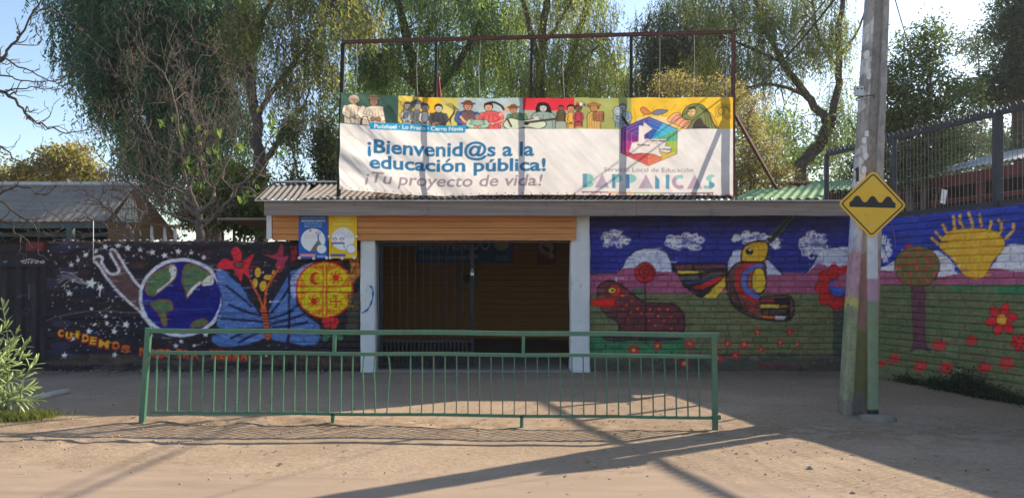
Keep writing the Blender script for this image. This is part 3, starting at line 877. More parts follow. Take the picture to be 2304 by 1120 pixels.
# fallen leaves on the dirt
q = np.random.default_rng(15); V = []; Cc = []
for k in range(420):
    x = q.uniform(-6, 5.5); y = (q.uniform(5.2, 13.4) if k % 3 else 8.7+q.normal()*.5); z = float(gz(x, y))+.006
    a = q.uniform(0, 6.28); l = q.uniform(.012, .035); w = l*q.uniform(.25, .5)
    u = np.array([math.cos(a), math.sin(a), q.uniform(-.2, .3)])*l; s_ = np.array([-math.sin(a), math.cos(a), q.uniform(-.4, .4)])*w; c = np.array([x, y, z+.004])
    V += [c-u, c-s_, c+u, c+s_]; Cc += [np.array([.17, .10, .05])*q.uniform(.4, 1.5)]*4
o = link('fallen_leaves', mesh('fallen_leaves', np.array(V), np.arange(len(V)).reshape(-1, 4), M['straw'], False, np.array(Cc))); tag(o, 'small dry leaves scattered over the dirt pavement', 'fallen leaves', kind='stuff')

# ------------------------------------------------------------------ walls
def proj(p):
    p = np.asarray(p)
    return CX+p[..., 0]/p[..., 1]*F, HZ-(p[..., 2]-CAMZ)/p[..., 1]*F

def painted(p, gain=GAIN):
    x, y = proj(p)
    wx = (fbm(p[..., 0]*9+p[..., 1]*5, p[..., 2]*9, 3)-.5)*2.6; wy = (fbm(p[..., 0]*9+40, p[..., 2]*9+p[..., 1]*7, 3)-.5)*2.6
    return MU.sample(x+wx, y+wy, gain)

WY = 13.8
# night-sky wall of uneven plaster
wx0, wx1, wz = PX(104, WY), PX(650, WY), PZ(541, WY)
def night_wall():
    nx, nz = int((wx1-wx0)/.014), int((wz+.1)/.014)
    U, Z = np.meshgrid(np.linspace(wx0, wx1, nx), np.linspace(-.1, wz, nz))
    ridge = fbm(U*1.2, Z*14, 3)-.5
    d = (fbm(U*3, Z*5, 4)-.5)*.05+ridge*.022
    crumble = np.clip((Z-(wz-.10))/.10, 0, 1)*(fbm(U*6, Z*6, 3)-.2)*.09
    ledge = -.03*np.exp(-((Z-(1.0+.06*np.sin(U*1.1)))/.03)**2)
    foot = -.06*np.clip((.30-Z)/.3, 0, 1)*(.6+fbm(U*3, Z*4, 3))
    Y = WY-d+crumble+ledge+foot
    Zt = Z-np.clip((Z-(wz-.12))/.12, 0, 1)*(fbm(U*2.5, Z*0+3, 4)-.3)*.06
    front = np.stack([U, Y, Zt], -1).reshape(-1, 3)
    flat = np.stack([U, np.full_like(U, WY), Z], -1).reshape(-1, 3)
    fc = painted(flat)
    f = grid_faces(nx, nz)
    # a back sheet and a ragged coping closing the top and the ends
    top = np.arange((nz-1)*nx, nz*nx); bk = len(front)
    back = front[top].copy(); back[:, 1] = WY+.28
    low = back.copy(); low[:, 2] = -.1
    V = np.concatenate([front, back, low])
    i = np.arange(nx-1)
    ft = np.stack([top[i], top[i+1], bk+i+1, bk+i], 1)
    fb = np.stack([bk+i, bk+i+1, bk+nx+i+1, bk+nx+i], 1)
    ends = []
    for e, (c0) in ((0, 0), (nx-1, nx-1)):
        colv = np.arange(nz)*nx+c0
        for a, b in zip(colv[:-1], colv[1:]):
            pass
    C = np.concatenate([fc, np.tile([.14, .12, .10], (2*nx, 1))])
    me = mesh('wall', V, np.concatenate([f, ft, fb]), M['plaster'], True, C)
    return me
t = thing('mural_wall', 'dark plastered wall painted with stars, a hand, the earth and a butterfly', 'wall', (PX(380, WY), WY, 0))
link('wall_face', night_wall(), t)
mb = MB(); mb.box((wx0+.02, WY+.05, -.1), (wx1-.02, WY+.27, wz-.12)); mb.build('wall_core', M['stone'], t)
mb = MB()
for k in range(34):
    x = wx0+.1+k*(wx1-wx0-.2)/33+random.uniform(-.05, .05); r = random.uniform(.02, .045)
    v, f = blob_verts(r, 300+k); mb.add(v+np.array([x, WY+.06+random.uniform(0, .1), wz+.005+random.uniform(-.01, .01)]), f.tolist())
o = mb.build('coping_rubble', M['stone'], t, True); o['kind'] = 'stuff'

def brick_wall(name, label, O, d, L, z0, z1, nparts, BL=.245, BH=.108, J=.013, plinth=None, thick=.22, core_u0=0.0, sel=None):
    d = np.array([d[0], d[1], 0.0]); d /= np.linalg.norm(d)
    n = np.array([d[1], -d[0], 0.0]); O = np.array(O, float)
    def pos(u, z, w):
        return O+np.multiply.outer(u, d)+np.multiply.outer(w, n)+np.multiply.outer(z, np.array([0, 0, 1.0]))
    t = thing(name, label, 'wall', tuple(O+d*L/2))
    # mortar body
    nx = max(int((L-core_u0)/.03), 2); nz = max(int((z1-z0+.1)/.03), 2)
    U, Z = np.meshgrid(np.linspace(core_u0, L, nx), np.linspace(z0-.1, z1-.004, nz)); U = U.ravel(); Z = Z.ravel()
    V = pos(U, Z, np.full_like(U, -.021)); Cc = painted(pos(U, Z, np.zeros_like(U)))*.9
    Bk = pos(U, Z, np.full_like(U, -thick)); f = grid_faces(nx, nz); m_ = len(V)
    rim = []
    idx = np.arange(nx*nz).reshape(nz, nx)
    for e in (idx[0], idx[:, -1], idx[-1][::-1], idx[:, 0][::-1]):
        a, b = e[:-1], e[1:]; rim.append(np.stack([b, a, a+m_, b+m_], 1))
    me = mesh('mortar', np.concatenate([V, Bk]), np.concatenate([f, f[:, ::-1]+m_]+rim), M['wallpaint'], False, np.concatenate([Cc, Cc]))
    link('mortar', me, t)
    q = np.random.default_rng(len(name)+int(O[0]*10)+50)
    bricks = []
    zb = z0; row = 0
    while zb+BH <= z1+.03:
        h = min(BH, z1-zb)
        if h < .04: break
        u = -(BL/2 if row % 2 else 0)+q.uniform(-.02, .02)
        while u < L:
            bl = BL*q.uniform(.82, 1.18); a, b = max(u, 0), min(u+bl, L)
            if b-a > .05: bricks.append((a, b, zb, zb+h))
            u += bl
        zb += BH; row += 1
    out = []
    for a, b, za, zc in bricks:
        a += J/7+q.uniform(-.001, .003); b -= J/7+q.uniform(-.001, .003); za += J/2+q.uniform(-.002, .002); zc -= J/2+q.uniform(-.002, .003)
        nu = max(int((b-a)/.014)+1, 3); nw = max(int((zc-za)/.0145)+1, 3)
        S, T = np.meshgrid(np.linspace(0, 1, nu), np.linspace(0, 1, nw)); S = S.ravel(); T = T.ravel()
        edge = (S == 0) | (S == 1) | (T == 0) | (T == 1)
        w0 = q.uniform(-.005, .005); tu = q.uniform(-.006, .006); tw = q.uniform(-.004, .004)
        U = a+(b-a)*S; Z = za+(zc-za)*T
        wob = (fbm(U*14+row, Z*18, 2)-.5)
        Z2 = Z+np.where((T == 0) | (T == 1), wob*.008, 0)
        W = w0+tu*(S-.5)+tw*(T-.5)+wob*.008-np.where(edge, .006, 0)
        V = pos(U, Z2, W); Cc = painted(pos(U, Z, np.zeros_like(U)))*q.uniform(.9, 1.08)
        idx = np.arange(nu*nw).reshape(nw, nu)
        ring = np.concatenate([idx[0, :-1], idx[:-1, -1], idx[-1, :0:-1], idx[:0:-1, 0]])
        B2 = pos(U[ring], Z2[ring], np.full(len(ring), -.03)); k = len(V)+np.arange(len(ring))
        side = np.stack([np.roll(ring, -1), ring, k, np.roll(k, -1)], 1)
        out.append((np.concatenate([V, B2]), np.concatenate([grid_faces(nu, nw), side]), np.concatenate([Cc, Cc[ring]]), (a+b)/2, (za+zc)/2))
    order = sorted(range(len(out)), key=(lambda i: sel(out[i][3], out[i][4]))) if sel else list(range(len(out)))
    for i in order[:nparts]:
        V, f, Cc, _, _ = out[i]
        link('brick', mesh('brick', V, f, M['wallpaint'], True, Cc), t)
    rest = order[nparts:]
    if rest:
        V = []; f = []; Cc = []; k = 0
        for i in rest:
            V.append(out[i][0]); f.append(out[i][1]+k); Cc.append(out[i][2]); k += len(out[i][0])
        o = link('brickwork', mesh('brickwork', np.concatenate(V), np.concatenate(f), M['wallpaint'], True, np.concatenate(Cc)), t); o['kind'] = 'stuff'
    if plinth:
        nx, nz = int((L-plinth[1])/.03), int((plinth[0]+.1)/.03)
        U, Z = np.meshgrid(np.linspace(plinth[1], L, nx), np.linspace(-.1, plinth[0], nz)); U = U.ravel(); Z = Z.ravel()
        topb = np.clip((Z-plinth[0]+.05)/.05, 0, 1)
        W = .012+(fbm(U*3+O[1], Z*5, 4)-.5)*.03-topb*.03
        Zp = Z+topb*(fbm(U*2, Z*0, 3)-.5)*.06
        link('plinth', mesh('plinth', pos(U, Zp, W), grid_faces(nx, nz), M['plaster'], True, painted(pos(U, Z, np.zeros_like(U)))), t)
    return t

brick_wall('brick_wall', 'painted brick wall with a golden sun disc beside the white gate pillar', (PX(650, WY), WY-.005, 0), (1, 0), PX(812, WY)-PX(650, WY), .30, 2.42, 300, plinth=(.31, 0))
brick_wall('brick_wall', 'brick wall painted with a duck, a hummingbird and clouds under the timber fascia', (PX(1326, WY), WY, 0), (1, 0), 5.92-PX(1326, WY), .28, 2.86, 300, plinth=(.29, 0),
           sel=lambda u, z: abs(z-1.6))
CX0, CY0 = 5.88, 13.8
RD = np.array([.260, -1.0]); RD /= np.linalg.norm(RD)
RO = (CX0-.260*.9, CY0+.9, 0)
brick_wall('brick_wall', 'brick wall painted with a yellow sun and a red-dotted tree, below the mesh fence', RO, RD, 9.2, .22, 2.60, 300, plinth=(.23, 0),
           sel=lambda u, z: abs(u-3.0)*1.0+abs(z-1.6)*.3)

# sheet-metal gate at the far left with folded ribs
t = thing('sheet_metal_gate', 'dark folded sheet-metal gate with white scribbles beside the star wall', 'gate', (PX(20, 13.95), 13.95, 0))
def folded(x0, x1, z0, z1, Y):
    nx, nz = int((x1-x0)/.012), int((z1-z0)/.02)
    U, Z = np.meshgrid(np.linspace(x0, x1, nx), np.linspace(z0, z1, nz))
    ph = (U/.26) % 1
    prof = np.clip(np.minimum(np.abs(ph-.5)*10-2.6, 1), -1, 1)*.022
    W = Y+prof+(fbm(U*2, Z*1.5, 3)-.5)*.04
    V = np.stack([U, W, Z], -1)
    return mesh('sheet', V, grid_faces(nx, nz), M['wallpaint'], False, painted(np.stack([U, np.full_like(U, WY), Z], -1)).reshape(-1, 3))
gx0 = -11.2
mid = (gx0+wx0)/2
link('gate_leaf', folded(mid+.01, wx0-.03, .06, PZ(600, 13.95), 13.95), t)
link('gate_leaf', folded(gx0, mid-.01, .06, PZ(600, 13.95), 13.95), t)
nx = 140
U, Z = np.meshgrid(np.linspace(gx0, wx0-.02, 300), np.linspace(PZ(600, 13.9), PZ(568, 13.9), 20))
link('lintel_plate', mesh('lintel_plate', np.stack([U, 13.9+(fbm(U*2, Z*3, 2)-.5)*.03, Z], -1), grid_faces(300, 20), M['wallpaint'], False, painted(np.stack([U, np.full_like(U, WY), Z], -1)).reshape(-1, 3)), t)
mb = MB(); mb.box((wx0-.06, 13.86, 0), (wx0-.005, 13.99, PZ(566, 13.9))); mb.build('gate_post', M['iron'], t)
mb = MB(); mb.box((gx0, 13.86, PZ(570, 13.9)), (wx0-.07, 13.99, PZ(566, 13.9)+.01)); mb.build('top_rail', M['iron'], t)
mb = MB(); mb.box((PX(62, 14.3), 14.25, PZ(572, 14.3)), (PX(101, 14.3), 14.3, PZ(545, 14.3))); o = mb.build('red_board', M['redpaint']); tag(o, 'small red panel above the sheet-metal gate', 'panel')
mb = MB(); mb.box((-13.5, 14.28, 0), (PX(60, 14.28), 14.42, PZ(550, 14.35))); o = mb.build('rear_wall', M['dark']); tag(o, 'dark low wall behind the sheet-metal gate', 'wall')

# white pillars
def pillar(x0, x1, y0, y1, z1, label, seed):
    t = thing('gate_pillar', label, 'pillar', ((x0+x1)/2, y0, 0), 'white pillars of the entrance')
    nz = 90; q = seed
    prof = []
    per = []
    nw = 16
    for a, b in (((x0, y0), (x1, y0)), ((x1, y0), (x1, y1)), ((x1, y1), (x0, y1)), ((x0, y1), (x0, y0))):
        for k in range(nw): per.append((a[0]+(b[0]-a[0])*k/nw, a[1]+(b[1]-a[1])*k/nw))
    per = np.array(per); m = len(per); cx, cy = (x0+x1)/2, (y0+y1)/2
    Zs = np.linspace(-.05, z1, nz); V = []
    for z in Zs:
        s = (fbm(per[:,0]*5+q, per[:,1]*5+z*3, 3)-.5)*.03
        corner = np.maximum(np.abs(per[:,0]-cx)/(x1-x0), np.abs(per[:,1]-cy)/(y1-y0))
        both = np.minimum(np.abs(per[:,0]-cx)/(x1-x0), np.abs(per[:,1]-cy)/(y1-y0))
        chip = np.clip((both-.40)*10, 0, 1)*(.012+np.clip(fbm(per[:,0]*3+q, np.full(m, z*6+q), 3)-.55, 0, 1)*.12)
        if z < .3: s = s+.02*(1-z/.3)*(float(fbm(z*9, q, 2)))
        dx = per[:,0]-cx; dy = per[:,1]-cy; r = np.hypot(dx, dy)
        V.append(np.stack([per[:,0]+dx/r*(s-chip), per[:,1]+dy/r*(s-chip), np.full(m, z)], 1))
    V = np.concatenate(V); i = np.arange(m)
    f = np.concatenate([np.stack([k*m+i, k*m+(i+1) % m, (k+1)*m+(i+1) % m, (k+1)*m+i], 1) for k in range(nz-1)])
    link('shaft', mesh('shaft', V, f, M['white'], True), t)
    mb = MB(); mb.box((x0+.015, y0+.015, z1-.012), (x1-.015, y1-.015, z1)); mb.build('cap', M['white'], t)
    return t
PY = 13.70
pl = pillar(PX(810, PY), PX(845, PY), PY, PY+.42, PZ(541, PY), 'white pillar with a blue painted arc beside the golden sun disc', 3.0)
pillar(PX(1284, PY), PX(1328, PY), PY, PY+.40, PZ(486, PY), 'white pillar with flaking base beside the duck mural', 8.0)
arc = [P(x, y, PY-.035) for x, y in spl([(832, 642), (838, 652), (838, 668), (833, 685), (825, 697), (813, 704)], 5, False)]
bluepaint = mat('blue_spray', (.03, .16, .38), rough=.6, var=.1, bump=0)
mb = MB(); mb.tube(arc, [.018*(.7+.3*math.sin(k)) for k in range(len(arc))], 6); o = mb.build('spray_arc', bluepaint, pl, True)
for v in o.data.vertices: v.co.y = PY-.006+(v.co.y-(PY-.035))*.25-.008

# ------------------------------------------------------------------ entrance: timber, roof, passage
FY = 13.35
fx0, fx1 = PX(594, FY), 5.70
t = thing('entrance_roof', 'low corrugated entrance roof behind a weathered grey timber fascia', 'roof', (.5, FY, PZ(485, FY)))
cuts = [fx0, PX(963, FY), PX(1432, FY), fx1]
for k in range(3):
    mb = MB(); dz = random.uniform(-.004, .004)
    n = 40; a, b = cuts[k]+.002, cuts[k+1]-.002
    for j in range(n):
        pass
    xs = np.linspace(a, b, 60); V = []; z0, z1 = PZ(485, FY), PZ(453, FY)
    for x in xs:
        w = .006*(float(fbm(x*2, k, 3))-.5); e = .012*(float(fbm(x*3, 7+k, 3))-.5)
        V += [(x, FY+w, z0+dz+e), (x, FY+w, z1+dz), (x, FY+.045, z1+dz), (x, FY+.045, z0+dz+e)]
    f = []
    for j in range(59):
        for c in range(4): f.append((j*4+c, j*4+(c+1) % 4, (j+1)*4+(c+1) % 4, (j+1)*4+c))
    f += [(0, 1, 2, 3), tuple(59*4+c for c in (3, 2, 1, 0))]
    mb.add(V, f); mb.build('fascia_board', M['oldwood'], t)
EY, EZ, RY, RZ = FY-.04, PZ(451, FY)+.005, 15.0, PZ(414, 15.0)
def corrugated(name, x0, x1, e, r, m, parent, pitch=.11, amp=.016, n=10, skew=0.0, cl=True):
    k = int((x1-x0)/pitch*8); xs = np.linspace(x0, x1, k); ts = np.linspace(0, 1, n)
    X, T = np.meshgrid(xs, ts)
    zz = amp*np.sin(X/pitch*2*math.pi)
    sag = (fbm(X*.9, T*2, 2)-.5)*.02
    V = np.stack([X+skew*T, e[0]+(r[0]-e[0])*T, e[1]+(r[1]-e[1])*T+zz+sag], -1).reshape(-1, 3)
    low = V.copy(); low[:, 2] -= .006
    f = grid_faces(k, n)
    return link(name, mesh(name, np.concatenate([V, low]), np.concatenate([f, f[:, ::-1]+len(V)]), m, True), parent)
xs = np.linspace(fx0-.12, 3.80, 12)
for k in range(11):
    corrugated('roof_sheet', xs[k]-.02, xs[k+1]+.02, (EY, EZ+.012+(k % 2)*.006), (RY, RZ+(k % 2)*.006), M['fibre'], t, skew=-.25 if k == 0 else -.02)
for k in range(11):
    corrugated('roof_sheet', xs[k]-.02, xs[k+1]+.02, (21.3, 2.75+(k % 2)*.006), (RY, RZ+(k % 2)*.006), M['fibre'], t)
mb = MB(); mb.box((fx0-.36, RY-.10, RZ+.02), (3.75, RY+.10, RZ+.05)); mb.build('ridge_cap', M['zinc'], t)
mb = MB(); mb.box((fx0-.14, EY-.035, EZ-.022), (fx1, EY+.05, EZ-.002)); mb.build('drip_edge', M['zinc'], t)
mb = MB(); mb.box((fx0+.05, FY+.05, PZ(485, FY)+.03), (5.5, 13.72, PZ(485, FY)+.045)); mb.build('soffit', M['oldwood'], t)
mb = MB(); mb.box((3.82, FY+.05, EZ-.10), (5.5, 14.6, EZ-.06)); mb.build('flat_roof', M['oldwood'], t)
# dry leaves gathered on the roof
q = np.random.default_rng(5); V = []; Cc = []
for k in range(7500):
    T = min(abs(q.normal())*.26, .95); x = q.uniform(-.6, 3.75) if k % 6 else q.uniform(-2.4, 3.75)
    y = EY+.12+(RY-EY)*T; z = EZ+(RZ-EZ)*T+.03+q.uniform(0, .05)*(1-T)
    a = q.uniform(0, 6.28); l = q.uniform(.03, .09); w = q.uniform(.008, .02)
    u = np.array([math.cos(a), math.sin(a)*.7, q.uniform(-.25, .35)])*l; s = np.array([-math.sin(a), math.cos(a), q.uniform(-.4, .4)])*w
    c = np.array([x, y, z]); V += [c-u-s, c+u-s, c+u+s, c-u+s]; cc = np.array([.30, .15, .06])*q.uniform(.5, 1.5); Cc += [cc]*4
o = link('leaf_litter', mesh('leaf_litter', np.array(V), np.arange(len(V)).reshape(-1, 4), M['straw'], False, np.array(Cc)))
tag(o, 'brown dry leaves heaped on the entrance roof below the banner', 'leaf litter', kind='stuff')

SYD = 13.64
t = thing('timber_siding', 'orange varnished boards above the entrance opening', 'siding', (PX(950, SYD), SYD, PZ(541, SYD)))
zz = [PZ(y, SYD) for y in (541, 527, 513, 498, 483)]
for k in range(4):
    for a, b in ((PX(613, SYD), PX(1296, SYD)),) if k != 2 else ((PX(613, SYD), PX(1297, SYD)),):
        mb = MB(); mb.box((a, SYD-.004*(k % 2), zz[k]+.003), (b, SYD+.03, zz[k+1]-.003)); mb.build('board', M['siding'], t, bevel=.004)
mb = MB(); mb.box((PX(612, SYD), SYD+.032, PZ(542, SYD)+.02), (PX(1282, SYD), SYD+.05, PZ(483, SYD))); mb.build('backing', M['dark'], t)
mb = MB(); mb.box((PX(850, SYD), SYD+.03, PZ(546, SYD)), (PX(1282, SYD), SYD+.12, PZ(541.5, SYD))); mb.build('lintel', M['dark'], t)
mb = MB(); mb.box((PX(600, SYD), SYD-.01, PZ(541, SYD)+.03), (PX(611.5, SYD), SYD+.10, PZ(484, SYD))); o = mb.build('corner_post', M['white'], t)

BY = 21.0
t = thing('entrance_passage', 'dark covered passage behind the entrance gate with ochre board rear wall', 'passage', (-.5, 17, 0))
bz = np.arange(0, 3.0, .16)
for k in range(len(bz)-1):
    mb = MB(); mb.box((-5.2, BY-.01*(k % 2), bz[k]+.004), (4.2, BY+.05, bz[k+1]-.004)); mb.build('rear_board', M['ochre'], t)
mb = MB(); mb.box((-5.2, BY+.06, 0), (4.2, BY+.2, 3.3)); mb.build('rear_wall', M['dark'], t)
mb = MB(); mb.box((-3.9, 14.2, 0), (-3.75, 20.98, 2.65)); mb.build('side_wall', M['redwall'], t)
mb = MB(); mb.box((1.5, 14.2, 0), (1.65, 20.98, 3.15)); mb.build('side_wall', M['redwall'], t)
mb = MB(); mb.box((-5.2, 13.9, 2.66), (5.2, 20.9, 2.70)); mb.build('ceiling', M['ceil'], t)
sl = MB(); sl.box((PX(846, 13.6), 13.62, .0), (PX(1283, 13.6), 20.98, .045)); o = sl.build('threshold_slab', M['slab'], None, bevel=.01); o['kind'] = 'structure'

# barred gate, one leaf closed
GYY = 13.86
t = thing('barred_gate', 'dark iron gate leaf with thin vertical bars closing the left of the entrance', 'gate', (PX(960, GYY), GYY, .05))
def gbar(x, z0, z1, w, nm, m=M['iron'], dp=None):
    mb = MB(); mb.box((x-w/2, GYY-(dp or w)/2, z0), (x+w/2, GYY+(dp or w)/2, z1)); return mb.build(nm, m, t)
gz0, gz1 = PZ(823, GYY)+.0, PZ(545, GYY)
gbar(PX(859, GYY), gz0, gz1, .055, 'gate_stile'); gbar(PX(1063, GYY), gz0, gz1, .055, 'gate_stile')
for py, nm in ((550, 'top_rail'), (766, 'middle_rail'), (818, 'bottom_rail')):
    mb = MB(); z = PZ(py, GYY); mb.box((PX(862, GYY)+.005, GYY-.02, z-.028), (PX(1060, GYY)-.005, GYY+.02, z+.028)); mb.build(nm, M['iron'], t)
for k in range(11): gbar(PX(882+k*17.6, GYY), PZ(766, GYY)+.03, PZ(550, GYY)-.03, .015, 'bar')
for k in range(21): gbar(PX(870+k*9.0, GYY), PZ(818, GYY)+.03, PZ(766, GYY)-.03, .030, 'kick_bar', dp=.012)
mb = MB(); mb.box((PX(862, GYY)+.005, GYY+.007, PZ(795, GYY)), (PX(1060, GYY)-.005, GYY+.016, PZ(790, GYY))); mb.build('cross_strip', M['iron'], t)
lk = thing('padlock', 'small steel padlock and chain hanging on the iron gate leaf', 'padlock', (PX(1063, GYY), GYY-.06, PZ(615, GYY)))
mb = MB(); mb.box((PX(1063, GYY)-.03, GYY-.075, PZ(620, GYY)), (PX(1063, GYY)+.03, GYY-.045, PZ(613, GYY))); mb.build('lock_body', M['silver'], lk, bevel=.006)
mb = MB(); mb.tube([(PX(1063, GYY)+.02*math.cos(a), GYY-.06, PZ(613, GYY)+.06*math.sin(a)) for a in np.linspace(0, math.pi, 9)], .006, 6); mb.build('shackle', M['silver'], lk, True)

# prints on things: a flat sheet whose vertices carry the printed colours
def sheet(name, cv, fn, nx, ny, m, parent=None, gain=1.0, back=.003):
    U, V_ = np.meshgrid(np.linspace(0, 1, nx), np.linspace(0, 1, ny))
    Pp = fn(U, V_).reshape(-1, 3)
    w = cv.W/cv.S; h = cv.H/cv.S
    Cc = cv.sample(cv.x0+U.ravel()*w, cv.y0+(1-V_.ravel())*h, gain)
    return link(name, mesh(name, Pp, grid_faces(nx, ny), m, True, Cc), parent)
def flat(x0, x1, z0, z1, Y):
    return lambda U, V_: np.stack([x0+(x1-x0)*U, np.full_like(U, Y), z0+(z1-z0)*V_], -1)

# inside the passage
cv = Canvas(0, 0, 220, 70, 4, (24, 84, 140))
cv.text('BIENVENIDO', 8, 40, 160, 30, (205, 210, 216)); cv.text('Tu futuro lo construyes HOY', 8, 60, 135, 9, (200, 206, 214))
cv.ell(195, 24, 17, 17, (206, 196, 160)); cv.text('PRESENTE', 182, 58, 26, 4, (200, 206, 214)); cv.stroke([(180, 62), (212, 62)], .8, (200, 206, 214))
t = thing('welcome_banner', 'blue welcome banner with white lettering on the rear wall of the passage', 'banner', (PX(1044, 20.9), 20.9, PZ(590, 20.9)))
sheet('printed_sheet', cv, flat(PX(935, 20.9), PX(1153, 20.9), PZ(592, 20.9), PZ(522, 20.9), 20.93), 200, 64, M['print'], t, 2.2)
cv = Canvas(0, 0, 40, 60, 4, (150, 24, 34))
cv.ell(20, 20, 17, 17, (222, 214, 208)); cv.poly([(12, 14), (26, 22), (30, 30), (22, 30), (10, 20)], (110, 30, 34)); cv.ell(31, 40, 7, 7, (214, 206, 206)); cv.text('PRESENTE', 4, 54, 18, 4, (60, 60, 130))
t = thing('red_poster', 'red poster with a white disc on the rear wall of the passage', 'poster', (PX(1229, 20.9), 20.9, PZ(592, 20.9)))
sheet('printed_sheet', cv, flat(PX(1208, 20.9), PX(1250, 20.9), PZ(594, 20.9), PZ(538, 20.9), 20.93), 40, 60, M['print'], t)
t = thing('round_plaque', 'round yellowish plaque with a dark emblem behind the barred gate', 'plaque', (PX(1051, 20.9), 20.9, PZ(657, 20.9)))
mb = MB(); ctr = P(1051, 626, 20.92); R = 30/F*20.9
mb.tube([ctr+Vector((0, .02, 0)), ctr-Vector((0, .02, 0))], R, 40); mb.build('disc', mat('plaque', (.30, .27, .13), var=.1, bump=0), t)
mb = MB(); q = random.Random(4)
pts = [(math.cos(a)*R*.45*q.uniform(.6, 1.1), math.sin(a)*R*.4*q.uniform(.6, 1.1)) for a in np.linspace(0, 6.28, 22, endpoint=False)]
mb.prism(pts, lambda u, v, w: ctr+Vector((u, w, v)), -.030, -.021); mb.build('emblem', M['black'], t)
# posters on the siding
def poster(name, label, px0, px1, py0, py1, cv, dots, Y=SYD-.02):
    t = thing(name, label, 'poster', ((PX(px0, Y)+PX(px1, Y))/2, Y, PZ(py1, Y)))
    x0, x1, z0, z1 = PX(px0, Y), PX(px1, Y), PZ(py1, Y), PZ(py0, Y)
    sheet('printed_sheet', cv, lambda U, V_: np.stack([x0+(x1-x0)*U, Y-.008*np.sin(U*3.1)*V_+.004*np.sin(V_*9), z0+(z1-z0)*V_], -1), 76, 110, M['print'], t, 1.25)
    mb = MB(); mb.box((x0+.004, Y+.006, z0+.004), (x1-.004, Y+.012, z1-.004)); mb.build('backing_card', M['whiteplastic'], t)
    for px, py in dots:
        mb = MB(); c = P(px, py, Y-.012); mb.tube([c+Vector((0, .012, 0)), c-Vector((0, .012, 0)), c-Vector((0, .018, 0))], [.027, .027, .016], 12); mb.build('button_pin', M['whiteplastic'], t, True)
cv = Canvas(0, 0, 62, 98, 6, (24, 78, 156))
for body, y, w, b in (('CUANDO VIENES A CLASES,', 8, 54, 0), ('ADQUIERES HÁBITOS', 15, 52, .03), ('FUNDAMENTALES', 21.5, 38, 0), ('PARA TU FUTURO', 27.5, 38, 0)):
    cv.text(body, 31-w/2, y, w, 4.2, (214, 220, 228), bold=b)
cv.ell(31, 56, 26, 26, (224, 220, 224)); cv.poly([(24, 82), (34, 66), (43, 54), (47, 62), (56, 74), (44, 82)], (104, 96, 84)); cv.poly([(38, 68), (43, 54), (50, 70)], (70, 112, 112))
cv.stroke([(42, 54), (42, 45)], 3, (30, 84, 150)); cv.stroke([(37, 39), (42, 46), (47, 39)], 1.6, (30, 84, 150)); cv.ell(42, 38, 2.4, 2.4, (216, 130, 96)); cv.ell(25, 35, 3, 3, (214, 120, 96))
cv.text('Desarrollo de', 13, 47, 26, 3, (206, 110, 92)); cv.text('las actividades', 13, 51.5, 26, 3, (206, 110, 92))
cv.ell(49, 76, 10, 10, (226, 214, 216)); cv.ring(49, 76, 10, 10, 1, (150, 150, 170)); cv.poly([(3, 87), (36, 87), (36, 93), (3, 93)], (222, 132, 118)); cv.text('PRESENTE', 40, 94, 19, 3.4, (222, 226, 232), bold=.02)
poster('blue_poster', 'blue poster with white circle pinned to the orange boards', 672, 737, 484, 582, cv, ((674, 580), (706, 581), (735, 580)))
cv = Canvas(0, 0, 62, 98, 6, (226, 172, 20))
for body, y, w in (('TU NO VIENES', 8, 36), ('A CLASES,', 14, 26), ('NO APRENDES', 23, 42)):
    cv.text(body, 31-w/2, y, w, 4.4, (236, 206, 130), bold=.02)
cv.ell(31, 54, 25, 25, (226, 220, 222))
for k, w in enumerate((30, 38, 40, 22, 18)): cv.text('Cuando faltas a clases', 31-w/2+(0 if k < 3 else 12), 35+k*4.2, w, 2.6, (90, 80, 130) if k > 1 else (190, 120, 110))
for x in (13, 29): cv.ell(x, 57, 4.5, 5, (226, 190, 170)); cv.ring(x, 56, 4.5, 4, 1.6, (80, 72, 120), 1, math.pi, 2*math.pi)
cv.poly([(5, 62), (35, 62), (35, 66), (5, 66)], (92, 80, 150)); cv.stroke([(7, 66), (6, 75)], 1.6, (92, 80, 150)); cv.stroke([(33, 66), (34, 75)], 1.6, (92, 80, 150))
cv.ell(49, 77, 10, 10, (226, 214, 216)); cv.ring(49, 77, 10, 10, 1, (90, 80, 130)); cv.poly([(3, 88), (37, 88), (37, 94), (3, 94)], (84, 76, 140)); cv.text('PRESENTE', 41, 94, 18, 3.4, (240, 220, 150))
poster('yellow_poster', 'yellow poster with white circle pinned to the orange boards', 740, 803, 483, 581, cv, ((741, 532), (802, 532), (743, 580), (770, 581), (797, 580)), Y=SYD-.024)

# ------------------------------------------------------------------ billboard and banner
BB = 13.62
t = thing('billboard_frame', 'rusty iron billboard frame standing on the entrance roof', 'frame', (PX(1200, BB), BB, PZ(445, BB)))
def bb(px, py, Y=BB): return P(px, py, Y)
topy = lambda px: 95+(px-772)*(72-95)/(1650-772)
for a, b, w, m in ((762, 772, .065, 'iron'), (976, 982, .045, 'iron'), (1193, 1196, .045, 'iron'), (1420, 1420, .05, 'iron'), (1649, 1650, .06, 'rust')):
    mb = MB(); mb.bar(bb(a, 447), bb(b, topy(b)+4), w); mb.build('post', M[m], t)
mb = MB(); mb.bar(bb(769, 95), bb(1652, 72), .065, .055); mb.build('top_rail', M['rust'], t)
mb = MB(); mb.bar(bb(760, 445.5), bb(1651, 441), .06, .05); mb.build('bottom_rail', M['rust'], t)
for (a, b), (c, d), Y, m in (((1652, 255), (1757, 441), 15.6, 'rust'), ((985, 172), (990, 225), 13.9, 'redpaint')):
    mb = MB(); mb.bar(bb(a, b, BB+.05), P(c, d, Y), .05); mb.build('brace', M[m], t)
